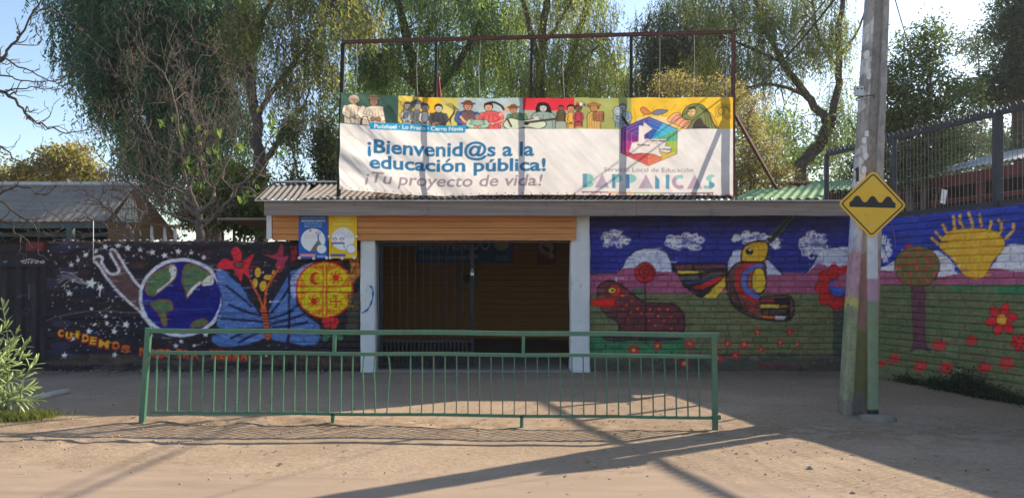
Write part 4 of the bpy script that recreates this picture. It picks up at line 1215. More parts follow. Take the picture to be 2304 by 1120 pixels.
for px, yb in ((800, 215), (940, 219), (1080, 221), (1270, 222), (1483, 221), (1560, 220), (1635, 220)):
    mb = MB(); mb.tube([bb(px+2, topy(px)+3, BB-.03), bb(px+random.uniform(-4, 4), (topy(px)+yb)/2, BB-.05), bb(px, yb, BB-.06)], .002, 5); mb.build('tie_string', M['whiteplastic'], t)

BN = Canvas(766, 210, 1648, 442, 3, (222, 220, 220))
c5 = crop(760, 200, 4.48); c6 = crop(1180, 200, 4.48)
LN = (44, 40, 44)
def bx(x0, y0, x1, y1, c, op=1.0): BN.poly([(x0, y0), (x1, y0), (x1, y1), (x0, y1)], c, op)
def shape(pts, c, line=1.6, op=1.0, n=3):
    q = spl(pts, n); BN.poly(q, c, op)
    if line: BN.stroke(np.vstack([q, q[:1]]), line, LN, .85)
ST = 284
bx(766, 200, 896, ST, (62, 92, 84)); bx(896, 200, 980, ST, (206, 184, 92)); bx(945, 200, 990, ST, (236, 184, 52)); bx(990, 200, 1030, ST, (204, 192, 110)); bx(1030, 200, 1175, ST, (168, 186, 190))
bx(1175, 200, 1292, 240, (206, 52, 66)); bx(1175, 240, 1292, ST, (150, 160, 148)); bx(1292, 200, 1420, ST, (158, 162, 98)); bx(1420, 200, 1650, ST, (226, 184, 62))
# figures of the printed frieze
CRM, SKN = (208, 196, 178), (206, 152, 120)
def fig(cx, y0, h, wd, body, skin=SKN, hair=(46, 36, 36), hat=None, lean=0.0, arms=True, folds=4, hold=None):
    r = h*.145; hx_, hy = cx+lean, y0+r*1.25
    sh = [(cx-wd*.5, y0+h), (cx-wd*.52, y0+3.6*r), (cx-wd*.42, y0+2.75*r), (cx-wd*.16, y0+2.25*r), (cx+wd*.16, y0+2.25*r), (cx+wd*.42, y0+2.75*r), (cx+wd*.52, y0+3.6*r), (cx+wd*.5, y0+h)]
    BN.poly(sh, body); BN.stroke(sh, 1.5, LN, .9)
    for k in range(folds):
        x = cx-wd*.36+wd*.72*k/max(folds-1, 1)
        BN.stroke(spl([(x*.6+cx*.4, y0+3.0*r), (x, y0+h*.62), (x+wd*.04, y0+h)], 4, False), 1.2, tuple(c*.55 for c in body), .9)
    BN.ell(hx_, hy-r*.18, r*1.12, r*1.1, hair); BN.ell(hx_, hy+r*.08, r*.84, r*.98, skin); BN.ring(hx_, hy+r*.05, r*.9, r*1.02, 1.1, LN, .8)
    BN.poly([(hx_-r*1.0, hy-r*.35), (hx_-r*.6, hy-r*1.15), (hx_+r*.6, hy-r*1.15), (hx_+r*1.0, hy-r*.35), (hx_, hy-r*.6)], hair)
    for e in (-1, 1): BN.stroke([(hx_+e*r*.5, hy), (hx_+e*r*.22, hy)], 1.1, LN)
    BN.stroke([(hx_, hy+.05*r), (hx_+r*.12, hy+r*.35)], .9, LN, .8); BN.stroke([(hx_-r*.25, hy+r*.6), (hx_+r*.28, hy+r*.6)], 1.1, (120, 50, 46))
    if hat:
        BN.ell(hx_, hy-r*.75, r*1.7, r*.34, hat); BN.ell(hx_, hy-r*1.05, r*.95, r*.6, hat); BN.ring(hx_, hy-r*.75, r*1.7, r*.34, 1, LN, .8)
    if arms:
        for e in (-1, 1):
            q_ = spl([(cx+e*wd*.46, y0+2.95*r), (cx+e*wd*.55, y0+h*.66), (cx+e*wd*.12, y0+h*.78)], 5, False)
            BN.stroke(q_, wd*.17+1.8, LN); BN.stroke(q_, wd*.17, tuple(min(255, c*1.08) for c in body)); BN.ell(cx+e*wd*.10, y0+h*.78, wd*.10, wd*.08, skin); BN.ring(cx+e*wd*.10, y0+h*.78, wd*.10, wd*.08, .9, LN, .8)
    if hold == 'guitar':
        BN.ell(cx-wd*.15, y0+h*.84, wd*.30, h*.13, (150, 116, 84)); BN.ring(cx-wd*.15, y0+h*.84, wd*.30, h*.13, 1.1, LN); BN.stroke([(cx, y0+h*.82), (cx+wd*.6, y0+h*.70)], 2.6, (70, 54, 48)); BN.ell(cx-wd*.12, y0+h*.84, 2.4, 2.2, LN)
for x, y, w_, h_ in ((770, 262, 60, 22), (820, 266, 80, 18)): BN.ell(x+w_/2, y+8, w_*.5, 9, (86, 78, 72), .7)
fig(793, 212, 70, 36, CRM, (176, 150, 126), (196, 184, 166), None, 3)
fig(845, 213, 69, 62, (206, 194, 178), (150, 116, 92), (60, 50, 48), (120, 104, 88), -4, folds=7)
BN.stroke([(812, 283), (816, 262), (826, 262), (832, 283)], 2, (70, 58, 50))
BN.poly([(862, 240), (878, 232), (894, 262), (896, 284), (868, 284)], (48, 74, 68))
BN.stroke(spl([(900, 225), (908, 240), (899, 256), (906, 272)], 4, False), 2, (150, 126, 50)); BN.stroke(spl([(896, 222), (914, 230), (906, 250), (912, 280)], 4, False), 1.4, (110, 90, 40))
fig(917, 222, 62, 22, (176, 178, 178), (150, 146, 142), (70, 68, 70), folds=3); fig(938, 219, 65, 22, (112, 114, 118), (160, 156, 150), (60, 58, 60), (96, 94, 96), folds=3); fig(956, 224, 60, 20, (206, 204, 198), (170, 160, 150), (80, 76, 76), folds=2)
fig(986, 224, 60, 34, (78, 80, 86), (196, 190, 182), (44, 42, 46), hold='guitar', folds=3)
for k in range(7): BN.stroke(spl([(1002+k*3, 226+k*2), (1016+k*3, 224+k*3), (1022-k*2, 246+k*2), (1010+k, 262+k*2)], 5, False), 1.1, LN, .75)
fig(1052, 219, 66, 46, (66, 86, 140), (206, 148, 112), (90, 56, 44), (122, 70, 50), 0); BN.poly(spl([(1040, 246), (1064, 246), (1066, 272), (1040, 274)], 3), (116, 88, 86)); BN.stroke(spl([(1036, 256), (1048, 268), (1062, 262)], 4, False), 5, (222, 160, 132))
fig(1104, 219, 66, 44, (212, 92, 94), (216, 160, 130), (50, 34, 34), None, -6); BN.stroke(spl([(1090, 224), (1108, 219), (1126, 228), (1134, 240)], 4, False), 5, (50, 34, 34)); BN.stroke([(1124, 250), (1142, 236)], 6, (216, 160, 130)); BN.stroke([(1138, 230), (1150, 226)], 2.4, (206, 184, 110))
fig(1074, 248, 40, 40, (150, 178, 160), (214, 150, 124), (130, 134, 134), folds=2)
fig(1162, 228, 56, 38, (92, 124, 92), (200, 142, 112), (120, 80, 62), (132, 80, 60), -8, folds=3)
for k in range(4): BN.stroke([(1120+k*4, 268+k*4), (1134+k*5, 262+k*5)], 3.4, (226, 160, 132)); BN.stroke([(1120+k*4, 270.5+k*4), (1134+k*5, 264.5+k*5)], .9, LN)
# guitar and its long-haired player
BN.poly(spl([(1204, 240), (1208, 224), (1222, 220), (1236, 226), (1242, 252), (1232, 258), (1208, 256)], 4), (46, 36, 38)); fig(1222, 222, 62, 54, (140, 160, 150), (190, 192, 186), (46, 36, 38), folds=3, arms=False)
gt = spl([(1132, 272), (1146, 258), (1172, 264), (1190, 262), (1210, 258), (1226, 266), (1228, 276), (1212, 284), (1186, 280), (1166, 284), (1142, 284)], 4)
BN.poly(gt, (196, 204, 182)); BN.stroke(np.vstack([gt, gt[:1]]), 1.8, LN); BN.ell(1184, 271, 6, 5, LN); BN.stroke([(1190, 268), (1254, 259), (1298, 253), (1304, 258)], 5.5, (72, 58, 58)); BN.stroke([(1142, 262), (1150, 278)], 4, LN); BN.ell(1206, 258, 6, 4, (190, 192, 186)); BN.ell(1256, 260, 5, 4.5, (190, 192, 186))
fig(1262, 226, 40, 20, (96, 84, 62), (140, 104, 80), folds=2, arms=False); fig(1284, 225, 58, 18, (222, 170, 80), (190, 140, 100), folds=2); fig(1301, 225, 54, 18, (170, 70, 80), (120, 84, 70), folds=2)
for k in range(7): bx(1296+k*8, 221+k*1.4, 1301+k*8, 228+k*1.4, ((190, 50, 60), (232, 232, 228), (60, 84, 150))[k % 3])
fig(1336, 222, 62, 30, (206, 168, 96), (190, 140, 96), (96, 70, 44), (160, 120, 70), folds=5, arms=False); BN.poly([(1334, 244), (1358, 243), (1358, 266), (1334, 264)], (170, 112, 78)); BN.stroke([(1334, 244), (1358, 243), (1358, 266), (1334, 264), (1334, 244)], 1.4, LN)
for k in range(6): BN.stroke([(1338+k*3.6, 248), (1338+k*3.6, 262)], 1.1, LN)
fig(1400, 222, 58, 32, (132, 150, 162), (170, 178, 180), (90, 104, 116), folds=3); BN.ell(1390, 241, 11, 11, (166, 182, 188)); BN.ring(1390, 241, 11, 11, 1.4, LN); BN.ring(1390, 241, 6, 6, 1, LN, .6); BN.stroke([(1400, 256), (1412, 274)], 6, LN)
for pts, cc in (([(1440, 238), (1446, 233), (1458, 240), (1464, 247), (1452, 250), (1444, 246)], (206, 124, 84)), ([(1466, 246), (1478, 238), (1496, 238), (1502, 240), (1494, 246), (1482, 250), (1472, 250)], (112, 124, 152))):
    q_ = spl(pts, 4); BN.poly(q_, cc); BN.stroke(np.vstack([q_, q_[:1]]), 1.2, LN)
    BN.stroke([(pts[4][0]-4, 249), (pts[4][0]-4, 256)], 1, LN)
for k in range(6): BN.stroke(spl([(1426+k*6, 284), (1430+k*14, 262), (1424+k*24, 232-k)], 4, False), 1.0, (150, 120, 50), .7)
BN.poly(spl([(1436, 257), (1500, 256), (1526, 272), (1504, 280), (1440, 270)], 4), (222, 196, 140))
for k in range(6):
    q_ = spl([(1500+k*9, 262+k*4.0), (1514+k*8, 247+k*5), (1530+k*6, 248+k*6), (1512+k*8, 268+k*4)], 4); BN.poly(q_, (228, 162, 128)); BN.stroke(np.vstack([q_, q_[:1]]), 1.1, LN, .85); BN.ell(1502+k*9, 263+k*4, 1.5, 1.2, (240, 210, 190))
hood = spl([(1534, 256), (1540, 236), (1556, 226), (1578, 228), (1594, 246), (1602, 268), (1610, 285), (1548, 285), (1556, 266)], 4)
BN.poly(hood, (124, 134, 84)); BN.stroke(np.vstack([hood, hood[:1]]), 1.6, LN); BN.ell(1555, 244, 10, 12, (208, 180, 124)); BN.ring(1555, 244, 10, 12, 1.2, LN)
BN.poly([(1545, 240), (1550, 232), (1562, 231), (1566, 238), (1556, 236)], (70, 60, 46))
for e in (-1, 1): BN.stroke([(1553+e*4-2, 243), (1553+e*4+1.5, 243)], 1.1, LN)
BN.stroke([(1553, 244), (1552, 248)], .9, LN); BN.stroke([(1550, 251), (1557, 251)], 1.1, (130, 60, 50))
BN.poly(spl([(1560, 270), (1574, 258), (1584, 274), (1594, 284), (1560, 285)], 4), (74, 64, 62))
for k in range(5): BN.stroke(spl([(1570+k*5, 229+k*3), (1584+k*5, 248+k*2), (1588+k*7, 284)], 4, False), 1.3, LN, .75)
for k in range(7): BN.stroke(spl([(1610+k*3, 258-k), (1608+k*4, 238-k), (1620+k*3, 226+k*2), (1640, 228+k*3)], 5, False), 1.1, (100, 86, 50), .75)
BN.ring(1622, 242, 7, 8, 1.4, (90, 76, 46)); BN.ell(1636, 256, 9, 7, (190, 130, 60), .6)
for k in range(120):
    x = random.uniform(768, 1646); y = random.uniform(216, 282)
    BN.stroke([(x, y), (x+random.uniform(-9, 9), y+random.uniform(-7, 7))], .8, random.choice([LN, (230, 226, 210), (120, 110, 90)]), .3)
# white field and its lettering
def accent(a, b, full, bold, x, y, w, cap, c, lw):
    """the acute over the last letter of b"""
    e = [glyphs(k, bold)[0] for k in (a, b, full)]; x0 = e[2][:, 0].min(); W = e[2][:, 0].max()-x0
    m = x+((e[0][:, 0].max()+e[1][:, 0].max())/2-x0)/W*w; h = glyphs('H', bold)[0][:, 1].max()
    xh = glyphs('x', bold)[0][:, 1].max()/h*cap
    BN.stroke([(m-cap*.05, y-xh-cap*.10), (m+cap*.16, y-xh-cap*.30)], lw, c)
bx(766, ST, 1650, 445, (220, 217, 216))
BN.poly([(830, 275), (1049, 276), (1046, 293), (832, 291)], (44, 146, 190))
BN.text('Pudahuel · Lo Prado · Cerro Navia', 842, 288, 200, 9.5, (232, 234, 236), bold=.02)
TX = (48, 112, 156)
BN.text('¡Bienvenid@s a la', 828, 348, 374, 33, TX, bold=.028); BN.text('educacion pública!', 832, 384, 396, 30, TX, bold=.028); accent('educaci', 'educacio', 'educacion pública!', .028, 832, 384, 396, 30, TX, 4.5)
BN.text('¡Tu proyecto de vida!', 824, 420, 393, 27, (150, 136, 148), shear=.18, bold=.012)
BN.text('Servicio Local de Educacion', 1359, 385, 200, 10, (104, 98, 100), bold=-.008); accent('Servicio Local de Educaci', 'Servicio Local de Educacio', 'Servicio Local de Educacion', -.008, 1359, 385, 200, 10, (104, 98, 100), 1.2)
hx = c6([(1253,248),(1538,375),(1532,635),(1245,765),(968,630),(972,370)]); hc = (1180+1253/4.48, 200+505/4.48)
cols = [((70,64,140),(56,92,168)), ((60,150,190),(52,120,180)), ((120,160,70),(90,150,100)), ((206,180,70),(196,90,70)), ((196,80,84),(170,60,80)), ((150,56,140),(92,60,140))]
mids = [((hx[i][0]+hx[(i+1) % 6][0])/2, (hx[i][1]+hx[(i+1) % 6][1])/2) for i in range(6)]
for i in range(6):
    a, b, m_ = hx[i], hx[(i+1) % 6], mids[i]
    if i == 0: ca, cb = (56,96,172), (64,168,200)
    elif i == 1: ca, cb = (84,160,120), (150,176,70)
    elif i == 2: ca, cb = (206,180,70), (206,112,76)
    elif i == 3: ca, cb = (200,84,80), (190,66,90)
    elif i == 4: ca, cb = (176,60,140), (120,56,130)
    else: ca, cb = (92,62,142), (66,70,150)
    BN.poly([a, m_, hc], ca); BN.poly([m_, b, hc], cb)
for s_ in (.92, .8, .62): BN.stroke([(hc[0]+(x-hc[0])*s_, hc[1]+(y-hc[1])*s_) for x, y in hx+hx[:1]], .9, (214, 200, 220), .55)
for x, y in hx: BN.stroke([hc, (x, y)], .8, (210, 200, 220), .4)
for i in range(6): BN.stroke([hx[i], hx[(i+1) % 6]], 2.2, (70, 60, 110) if i in (0, 4, 5) else (150, 120, 70), .6)
mp_ = c6([(1150,340),(1195,345),(1200,300),(1290,375),(1205,440),(1205,480),(1430,478),(1415,555),(1475,560),(1470,610),(1430,628),(1350,605),(1385,665),(1360,668),(1300,640),(1170,630),(1090,640),(1050,620),(1080,520),(1145,510)])
BN.poly([(x+1.5, y+2) for x, y in mp_], (60, 50, 70), .5); BN.poly(mp_, (220, 212, 208)); BN.stroke(mp_+mp_[:1], 1, (130, 120, 130))
BN.stroke(c6([(1205,480),(1250,520),(1350,530),(1350,600)]), 1, (150, 140, 146))
BN.text('Pudahuel', *c6([(1138,555)])[0], 27, 4.5, (50, 44, 50), bold=.03); BN.text('Cerro Navia', *c6([(1260,508)])[0], 35, 4.5, (50, 44, 50), bold=.03); BN.text('Lo Prado', *c6([(1355,596)])[0], 26, 4.5, (50, 44, 50), bold=.03)
LB, LT, LP = (92, 146, 172), (136, 190, 188), (176, 152, 176)
yt, yb_ = 391, 424.5
def X6(x): return 1180+x/4.48
def tri(a, b): BN.poly([(X6(a), yb_), (X6((a+b)/2), yt), (X6(b), yb_)], LP); BN.poly([(X6(a+50), yb_), (X6((a+b)/2+18), yt+16), (X6(b-20), yb_)], LT, .5)
bx(X6(585), yt, X6(628), yb_, LB)
for cy in (399.5, 415.5): BN.poly([(X6(630)+13*math.cos(a)*1.1, cy+8.7*math.sin(a)) for a in np.linspace(-1.57, 1.57, 16)], LT)
tri(705, 855)
bx(X6(880), yt, X6(915), yb_, LB); BN.poly([(X6(918)+15*math.cos(a), 401+10.5*math.sin(a)) for a in np.linspace(-1.57, 1.57, 16)], LT)
bx(X6(1018), yt, X6(1056), yb_, (70, 112, 166)); BN.poly([(X6(1058)+15*math.cos(a), 401+10.5*math.sin(a)) for a in np.linspace(-1.57, 1.57, 16)], LT)
tri(1145, 1297)
BN.poly([(X6(1313), yt), (X6(1356), yt+12), (X6(1356), yb_), (X6(1313), yb_)], LB); bx(X6(1420), yt, X6(1457), yb_, LB)
BN.stroke([(X6(1560)+13*math.cos(a), 408+12.5*math.sin(a)) for a in np.linspace(1.2, 5.0, 24)], 9, LP); BN.stroke([(X6(1560)+13*math.cos(a), 408+12.5*math.sin(a)) for a in np.linspace(4.3, 5.0, 10)], 9, LT)
tri(1632, 1790)
BN.poly([(X6(1880)+8*math.cos(a)*1.5, 400+8.5*math.sin(a)) for a in np.linspace(1.57, 4.71, 16)], LT); bx(X6(1862), yt, X6(1905), yt+7, LT); BN.poly([(X6(1855)+13*math.cos(a), 416+8.5*math.sin(a)) for a in np.linspace(-1.57, 1.57, 16)], LB); bx(X6(1800), 417, X6(1858), yb_, LT)
for k, cc in enumerate(((150,70,120),(206,150,90),(130,170,110),(100,120,160),(110,60,80))): bx(1308+k*59, 433.5, 1368+k*59, 436, cc)
for k in range(46): BN.ell(772+k*19.3, 437.5, 1.1, 1.1, (60, 56, 56))
BN.noise(.05, .03, .03, 2)

t = thing('vinyl_banner', 'large white welcome banner with painted figures and a hexagon logo hung on the rusty frame', 'banner', (PX(1200, 13.5), 13.5, PZ(440, 13.5)))
BNY = BB-.075
def bannerfn(U, V_):
    px = 766+U*882
    left = np.clip((1010-px)/240, 0, 1)**1.3
    ytop = 219-9*left-2*np.sin(U*math.pi)*-1
    ybot = 440.5-15*left+2*np.sin(U*9)
    sag = np.abs(np.sin(U*math.pi*6.5))*1.6
    py = (ytop+sag)*(V_)+ybot*(1-V_)
    px = px+(-2+3.5*V_)*(U < .5)+0.0
    fold = (fbm(U*26+V_*6, V_*3, 3)-.5)*.045*np.clip(1-U*1.6, .25, 1)
    fold = fold+.028*np.sin((U*5.6+V_*2.2)*6.28+3*fbm(U*4, V_*4, 2))*np.clip(.5-U, 0, .5)*2*(1-V_*.6)
    fold = fold+.012*np.sin((U*11-V_*3)*6.28)*np.clip(V_-.7, 0, 1)*3+.006*np.sin(U*60)*np.clip(.12-V_, 0, 1)*8
    Y = BNY-.035+fold*1.35
    return np.stack([(px-CX)/F*BNY, Y, CAMZ+(HZ-py)/F*BNY], -1)
sheet('printed_vinyl', BN, bannerfn, 760, 200, M['sheet'], t, 1.0)

# ------------------------------------------------------------------ the railing
RLY = 8.6
def rp(px, py, Y=RLY): return P(px, py, Y)
t = thing('pavement_railing', 'green painted steel railing with thin upright bars along the street edge', 'railing', (PX(965, RLY), RLY, 0))
def lerp(a, b, k): return a+(b-a)*k
ry = lambda px, a, b: lerp(a, b, (px-333)/(1608-333))
def rail(name, x0, x1, a, b, w, h):
    mb = MB(); n = 24
    pts = [rp(lerp(x0, x1, k/n), ry(lerp(x0, x1, k/n), a, b)+.8*math.sin(k*.9)) for k in range(n+1)]
    V = []; f = []
    for p in pts:
        for sx, sz in ((-1,-1),(1,-1),(1,1),(-1,1)): V.append(p+Vector((0, sx*w/2, sz*h/2)))
    for k in range(n):
        for c in range(4): f.append((k*4+c, k*4+(c+1) % 4, k*4+4+(c+1) % 4, k*4+4+c))
    f += [(0, 1, 2, 3), tuple(n*4+c for c in (3, 2, 1, 0))]
    mb.add(V, f); return mb.build(name, M['green'], t, bevel=.004)
rail('top_rail', 328, 1617, 743, 753, .05, .05)
rail('middle_rail', 341, 1603, 792, 801, .04, .038)
rail('bottom_rail', 339, 1603, 926, 939, .036, .032)
mb = MB(); mb.bar(rp(319, 964), rp(335, 737), .058); mb.build('post', M['green'], t, bevel=.005)
mb = MB(); mb.bar(rp(1609, 972), rp(1606, 756), .058); mb.build('post', M['green'], t, bevel=.005)
mb = MB(); mb.bar(rp(1603, 938, RLY-.03), rp(1621, 938, RLY-.03), .05); mb.build('end_plate', M['green'], t, bevel=.004)
for px in (752, 1177):
    mb = MB(); mb.bar(rp(px, 791+5*(px > 900)), rp(px+1, 748+2*(px > 900)), .036); mb.build('upright', M['green'], t)
    mb = MB(); mb.bar(rp(px-4, 972), rp(px-3, 930+5*(px > 900)), .036); mb.build('foot', M['green'], t)
for i in range(48):
    if i == 21: continue
    xt = 354+25.9*i; xb = xt-lerp(5, -3, i/47)
    bend = {18: -3, 19: -4, 20: 6, 44: 1.5, 13: -1}.get(i, random.uniform(-.6, .6))
    y0, y1 = ry(xb, 926, 939), ry(xt, 792, 801)
    mb = MB(); pts = [rp(xb, y0), rp(lerp(xb, xt, .35)+bend*.3, lerp(y0, y1, .35)), rp(lerp(xb, xt, .72)+bend, lerp(y0, y1, .72)), rp(lerp(xb, xt, .9)+bend*.6, lerp(y0, y1, .9)), rp(xt, y1)]
    V = [p+Vector((sx*.0056, sy*.014, 0)) for p in pts for sx, sy in ((-1,-1),(1,-1),(1,1),(-1,1))]
    mb.add(V, [(k*4+c, k*4+(c+1) % 4, k*4+4+(c+1) % 4, k*4+4+c) for k in range(4) for c in range(4)]+[(3, 2, 1, 0), (16, 17, 18, 19)]); mb.build('bar', M['green'], t)

# ------------------------------------------------------------------ utility pole and road sign
PLY = 9.68
base = Vector((PX(1927, PLY), PLY, 0))
t = thing('utility_pole', 'leaning concrete utility pole with painted colourful foot behind the yellow road sign', 'pole', base)
def pole_mesh():
    prof = []
    W, D, FL, RC = .5, .36, .165, .085                      # flange, recess (fractions of the width)
    base_p = [(-.5, -.36), (-.5+.30, -.36), (-.5+.34, -.10), (.5-.30, -.10), (.5-.27, -.36), (.5, -.36), (.5, .36), (.5-.27, .36), (.5-.30, .10), (-.5+.34, .10), (-.5+.30, .36), (-.5, .36)]
    pp = []
    for a, b in zip(base_p, base_p[1:]+base_p[:1]):
        for k in range(4): pp.append((a[0]+(b[0]-a[0])*k/4, a[1]+(b[1]-a[1])*k/4))
    pp = np.array(pp); m = len(pp)
    Zs = np.concatenate([np.linspace(-.2, 6, 260), np.linspace(6.05, 9.2, 30)]); V = []; C = []
    ca, sa = math.cos(math.radians(-8)), math.sin(math.radians(-8))
    for z in Zs:
        w = .372-.0260*z
        x = pp[:,0]*w; y = pp[:,1]*w
        rough = (fbm(pp[:,0]*6+z*2, pp[:,1]*6+z*4, 3)-.5)*.012
        X = x*ca-y*sa+rough; Y = x*sa+y*ca+rough
        V.append(np.stack([base.x+X+.05*z, base.y+Y, np.full(m, z)], 1))
        n = fbm(pp[:,0]*3+z*1.2, pp[:,1]*3+z*4, 3); j = z+(n-.5)*.14
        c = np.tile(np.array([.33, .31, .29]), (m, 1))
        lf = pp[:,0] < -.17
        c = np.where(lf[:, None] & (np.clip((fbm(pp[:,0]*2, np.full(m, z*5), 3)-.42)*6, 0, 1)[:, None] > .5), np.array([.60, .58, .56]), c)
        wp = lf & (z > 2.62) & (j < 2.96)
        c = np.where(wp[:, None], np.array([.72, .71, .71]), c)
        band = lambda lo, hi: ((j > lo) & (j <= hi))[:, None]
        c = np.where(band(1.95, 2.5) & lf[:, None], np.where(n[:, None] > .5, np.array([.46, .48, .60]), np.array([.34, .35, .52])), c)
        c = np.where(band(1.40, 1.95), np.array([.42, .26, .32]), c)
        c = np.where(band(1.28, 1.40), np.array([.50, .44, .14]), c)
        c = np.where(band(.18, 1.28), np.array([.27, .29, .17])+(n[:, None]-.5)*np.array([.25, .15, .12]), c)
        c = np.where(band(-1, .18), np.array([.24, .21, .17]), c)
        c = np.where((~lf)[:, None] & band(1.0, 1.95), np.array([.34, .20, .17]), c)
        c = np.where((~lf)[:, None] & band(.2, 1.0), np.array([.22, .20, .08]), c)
        wear = fbm(pp[:,0]*9+z*7, pp[:,1]*9+z*13, 3)
        c = np.where((wear > .60)[:, None], c*.62+np.array([.05, .045, .04]), c)*(.82+.3*fbm(pp[:,0]*4, np.full(m, z*3.1), 2))[:, None]
        C.append(c)
    nz = len(Zs); V = np.concatenate(V); i = np.arange(m)
    f = np.concatenate([np.stack([k*m+i, k*m+(i+1) % m, (k+1)*m+(i+1) % m, (k+1)*m+i], 1) for k in range(nz-1)])
    return mesh('shaft', V, f, M['concrete'], False, np.concatenate(C))
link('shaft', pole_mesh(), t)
pz = lambda py: PZ(py, PLY-.13)
num = P(1930, 392, PLY-.165)
mb = MB(); mb.prism([(-.012, -.085), (.012, -.085), (.012, .085), (-.004, .085), (-.030, .06), (-.030, .045), (-.012, .055)], lambda u, v, w: num+Vector((u, w, v)), -.004, .03); mb.build('painted_number', M['black'], t)
mb = MB(); mb.tube([P(1926, 224, PLY-.16), P(1935, 219, PLY-.20), P(1955, 215, PLY-.20), P(1966, 215, PLY-.15), P(1966, 222, PLY-.15)], .006, 6); mb.build('tie_wire', M['cable'], t, True)
c = P(1937, 205, PLY-.17)
mb = MB(); mb.box((c.x-.07, c.y-.012, c.z-.06), (c.x+.03, c.y+.03, c.z+.06)); pt = mb.build('number_plate', M['silver'], t, bevel=.004)
for dx in (-.045, .005):
    mb = MB(); mb.tube([c+Vector((dx, -.012, .025)), c+Vector((dx, -.020, .025))], .010, 8); mb.build('bolt', M['iron'], pt)
q = random.Random(21)
for k in range(7):
    z = q.uniform(2.6, 4.6); x = base.x+.05*z-.12+q.uniform(-.03, .03); s_ = q.uniform(.02, .05)
    pts = [(s_*math.cos(a)*q.uniform(.6, 1.1), s_*1.5*math.sin(a)*q.uniform(.6, 1.1)) for a in np.linspace(0, 6.28, 8, endpoint=False)]
    mb = MB(); cc_ = Vector((x, PLY-.145+.0095*z, z)); mb.prism(pts, lambda u, v, w: cc_+Vector((u, w, v)), -.004, .02); mb.build('paper_scrap', M['white'], t)
# round concrete patch at the foot
t2 = thing('concrete_patch', 'round grey concrete patch around the foot of the sign post', 'concrete patch', (PX(1970, 9.38), 9.38, 0))
mb = MB(); q = random.Random(9); c0 = Vector((PX(1972, 9.33), 9.30, 0))
rr = [.20*(1+q.uniform(-.26, .22)) for k in range(26)]
V = [c0+Vector((0, 0, .032))]; f = []
for lev, (s_, z) in enumerate(((.66, .026), (1.0, .004), (1.05, -.05))):
    V += [c0+Vector((rr[k]*s_*math.cos(k*6.283/26), rr[k]*s_*.8*math.sin(k*6.283/26), z)) for k in range(26)]
for k in range(26):
    k2 = (k+1) % 26; f.append((0, 1+k, 1+k2)); f.append((1+k, 27+k, 27+k2, 1+k2)); f.append((27+k, 53+k, 53+k2, 27+k2))
mb.add(V, f); mb.build('patch', M['slab'], t2, True)

SGY = 9.28
t = thing('road_sign', 'yellow diamond road sign with three black humps on a painted steel post', 'road sign', (PX(1964, SGY), SGY, 0))
def chan():
    nz = 120; pr = [(-.058, .03), (-.058, -.01), (-.050, -.016), (.050, -.016), (.058, -.01), (.058, .03), (.048, .03), (.048, -.004), (-.048, -.004), (-.048, .03)]
    m = len(pr); V = []; C = []
    for z in np.linspace(.03, PZ(470, SGY), nz):
        x0 = lerp(PX(1965, SGY), PX(1963, SGY), z/2.4)
        n = float(fbm(z*6, 2, 3)); zz_ = z+(n-.5)*.05
        c = (.03, .03, .03) if z < .085 else (.20, .25, .15) if zz_ < 1.35 else (.40, .24, .32) if zz_ < 1.62 else (.52, .52, .54)
        for a, b in pr: V.append((x0+a, SGY+b, z)); C.append(c)
    i = np.arange(m)
    f = np.concatenate([np.stack([k*m+i, k*m+(i+1) % m, (k+1)*m+(i+1) % m, (k+1)*m+i], 1) for k in range(nz-1)])
    return mesh('post', np.array(V), f, M['concrete'], False, np.array(C))
link('post', chan(), t)
SC = P(1963, 460, SGY-.05); HD = 76.5/F*SGY; rot = math.radians(-1.6)
def rdia(h, r, n=6):
    out = []
    for k, (cx, cy) in enumerate(((1, 0), (0, 1), (-1, 0), (0, -1))):
        a0 = k*math.pi/2
        c = ((h-r*1.414)*cx, (h-r*1.414)*cy)
        for j in range(n+1):
            a = a0-math.pi/4+j/n*math.pi/2
            out.append((c[0]+r*math.cos(a), c[1]+r*math.sin(a)))
    return out
def sg(u, v, w):
    return SC+Vector((u*math.cos(rot)-v*math.sin(rot), w-.02*u, u*math.sin(rot)+v*math.cos(rot)))
mb = MB(); mb.prism(rdia(HD, .05), sg, 0, .006); pl_ = mb.build('plate', M['yellow'], t)
a, b = rdia(HD-.032, .035), rdia(HD-.052, .025)
mb = MB(); n = len(a)
V = [sg(u, v, -.0025) for u, v in a]+[sg(u, v, -.0025) for u, v in b]+[sg(u, v, .002) for u, v in a]+[sg(u, v, .002) for u, v in b]
f = []
for k in range(n):
    k2 = (k+1) % n; f += [(k, k2, n+k2, n+k), (2*n+k2, 2*n+k, k, k2), (n+k, n+k2, 3*n+k2, 3*n+k)]
mb.add(V, f); mb.build('border', M['black'], pl_)
mm = 1/F*SGY
hump = [(-51, -6.6)]+[(x, 11.6+7.2*math.copysign(abs(math.cos(2*math.pi*x/34.3))**.8, math.cos(2*math.pi*x/34.3))) for x in np.linspace(-51, 51, 90)]+[(51, -6.6)]
mb = MB(); mb.prism([(u*mm, v*mm) for u, v in hump], sg, -.003, .002); mb.build('hump_symbol', M['black'], pl_)
for v in (48, -46):
    for u in (-3, 3):
        mb = MB(); c = sg(u*mm, v*mm, 0); mb.tube([c+Vector((0, .003, 0)), c-Vector((0, .004, 0))], .008, 8); mb.build('bolt', M['silver'], pl_)
mb = MB(); mb.tube([P(x, y, 9.27) for x, y in spl([(1990, 292), (1996, 330), (2003, 352), (2003, 372), (1990, 405), (1996, 450), (2004, 490), (2012, 530), (2015, 560)], 5, False)], .004, 5)
o = mb.build('loose_cord', M['cord'], None, True); tag(o, 'thin brown cord dangling in front of the yellow road sign', 'cord')

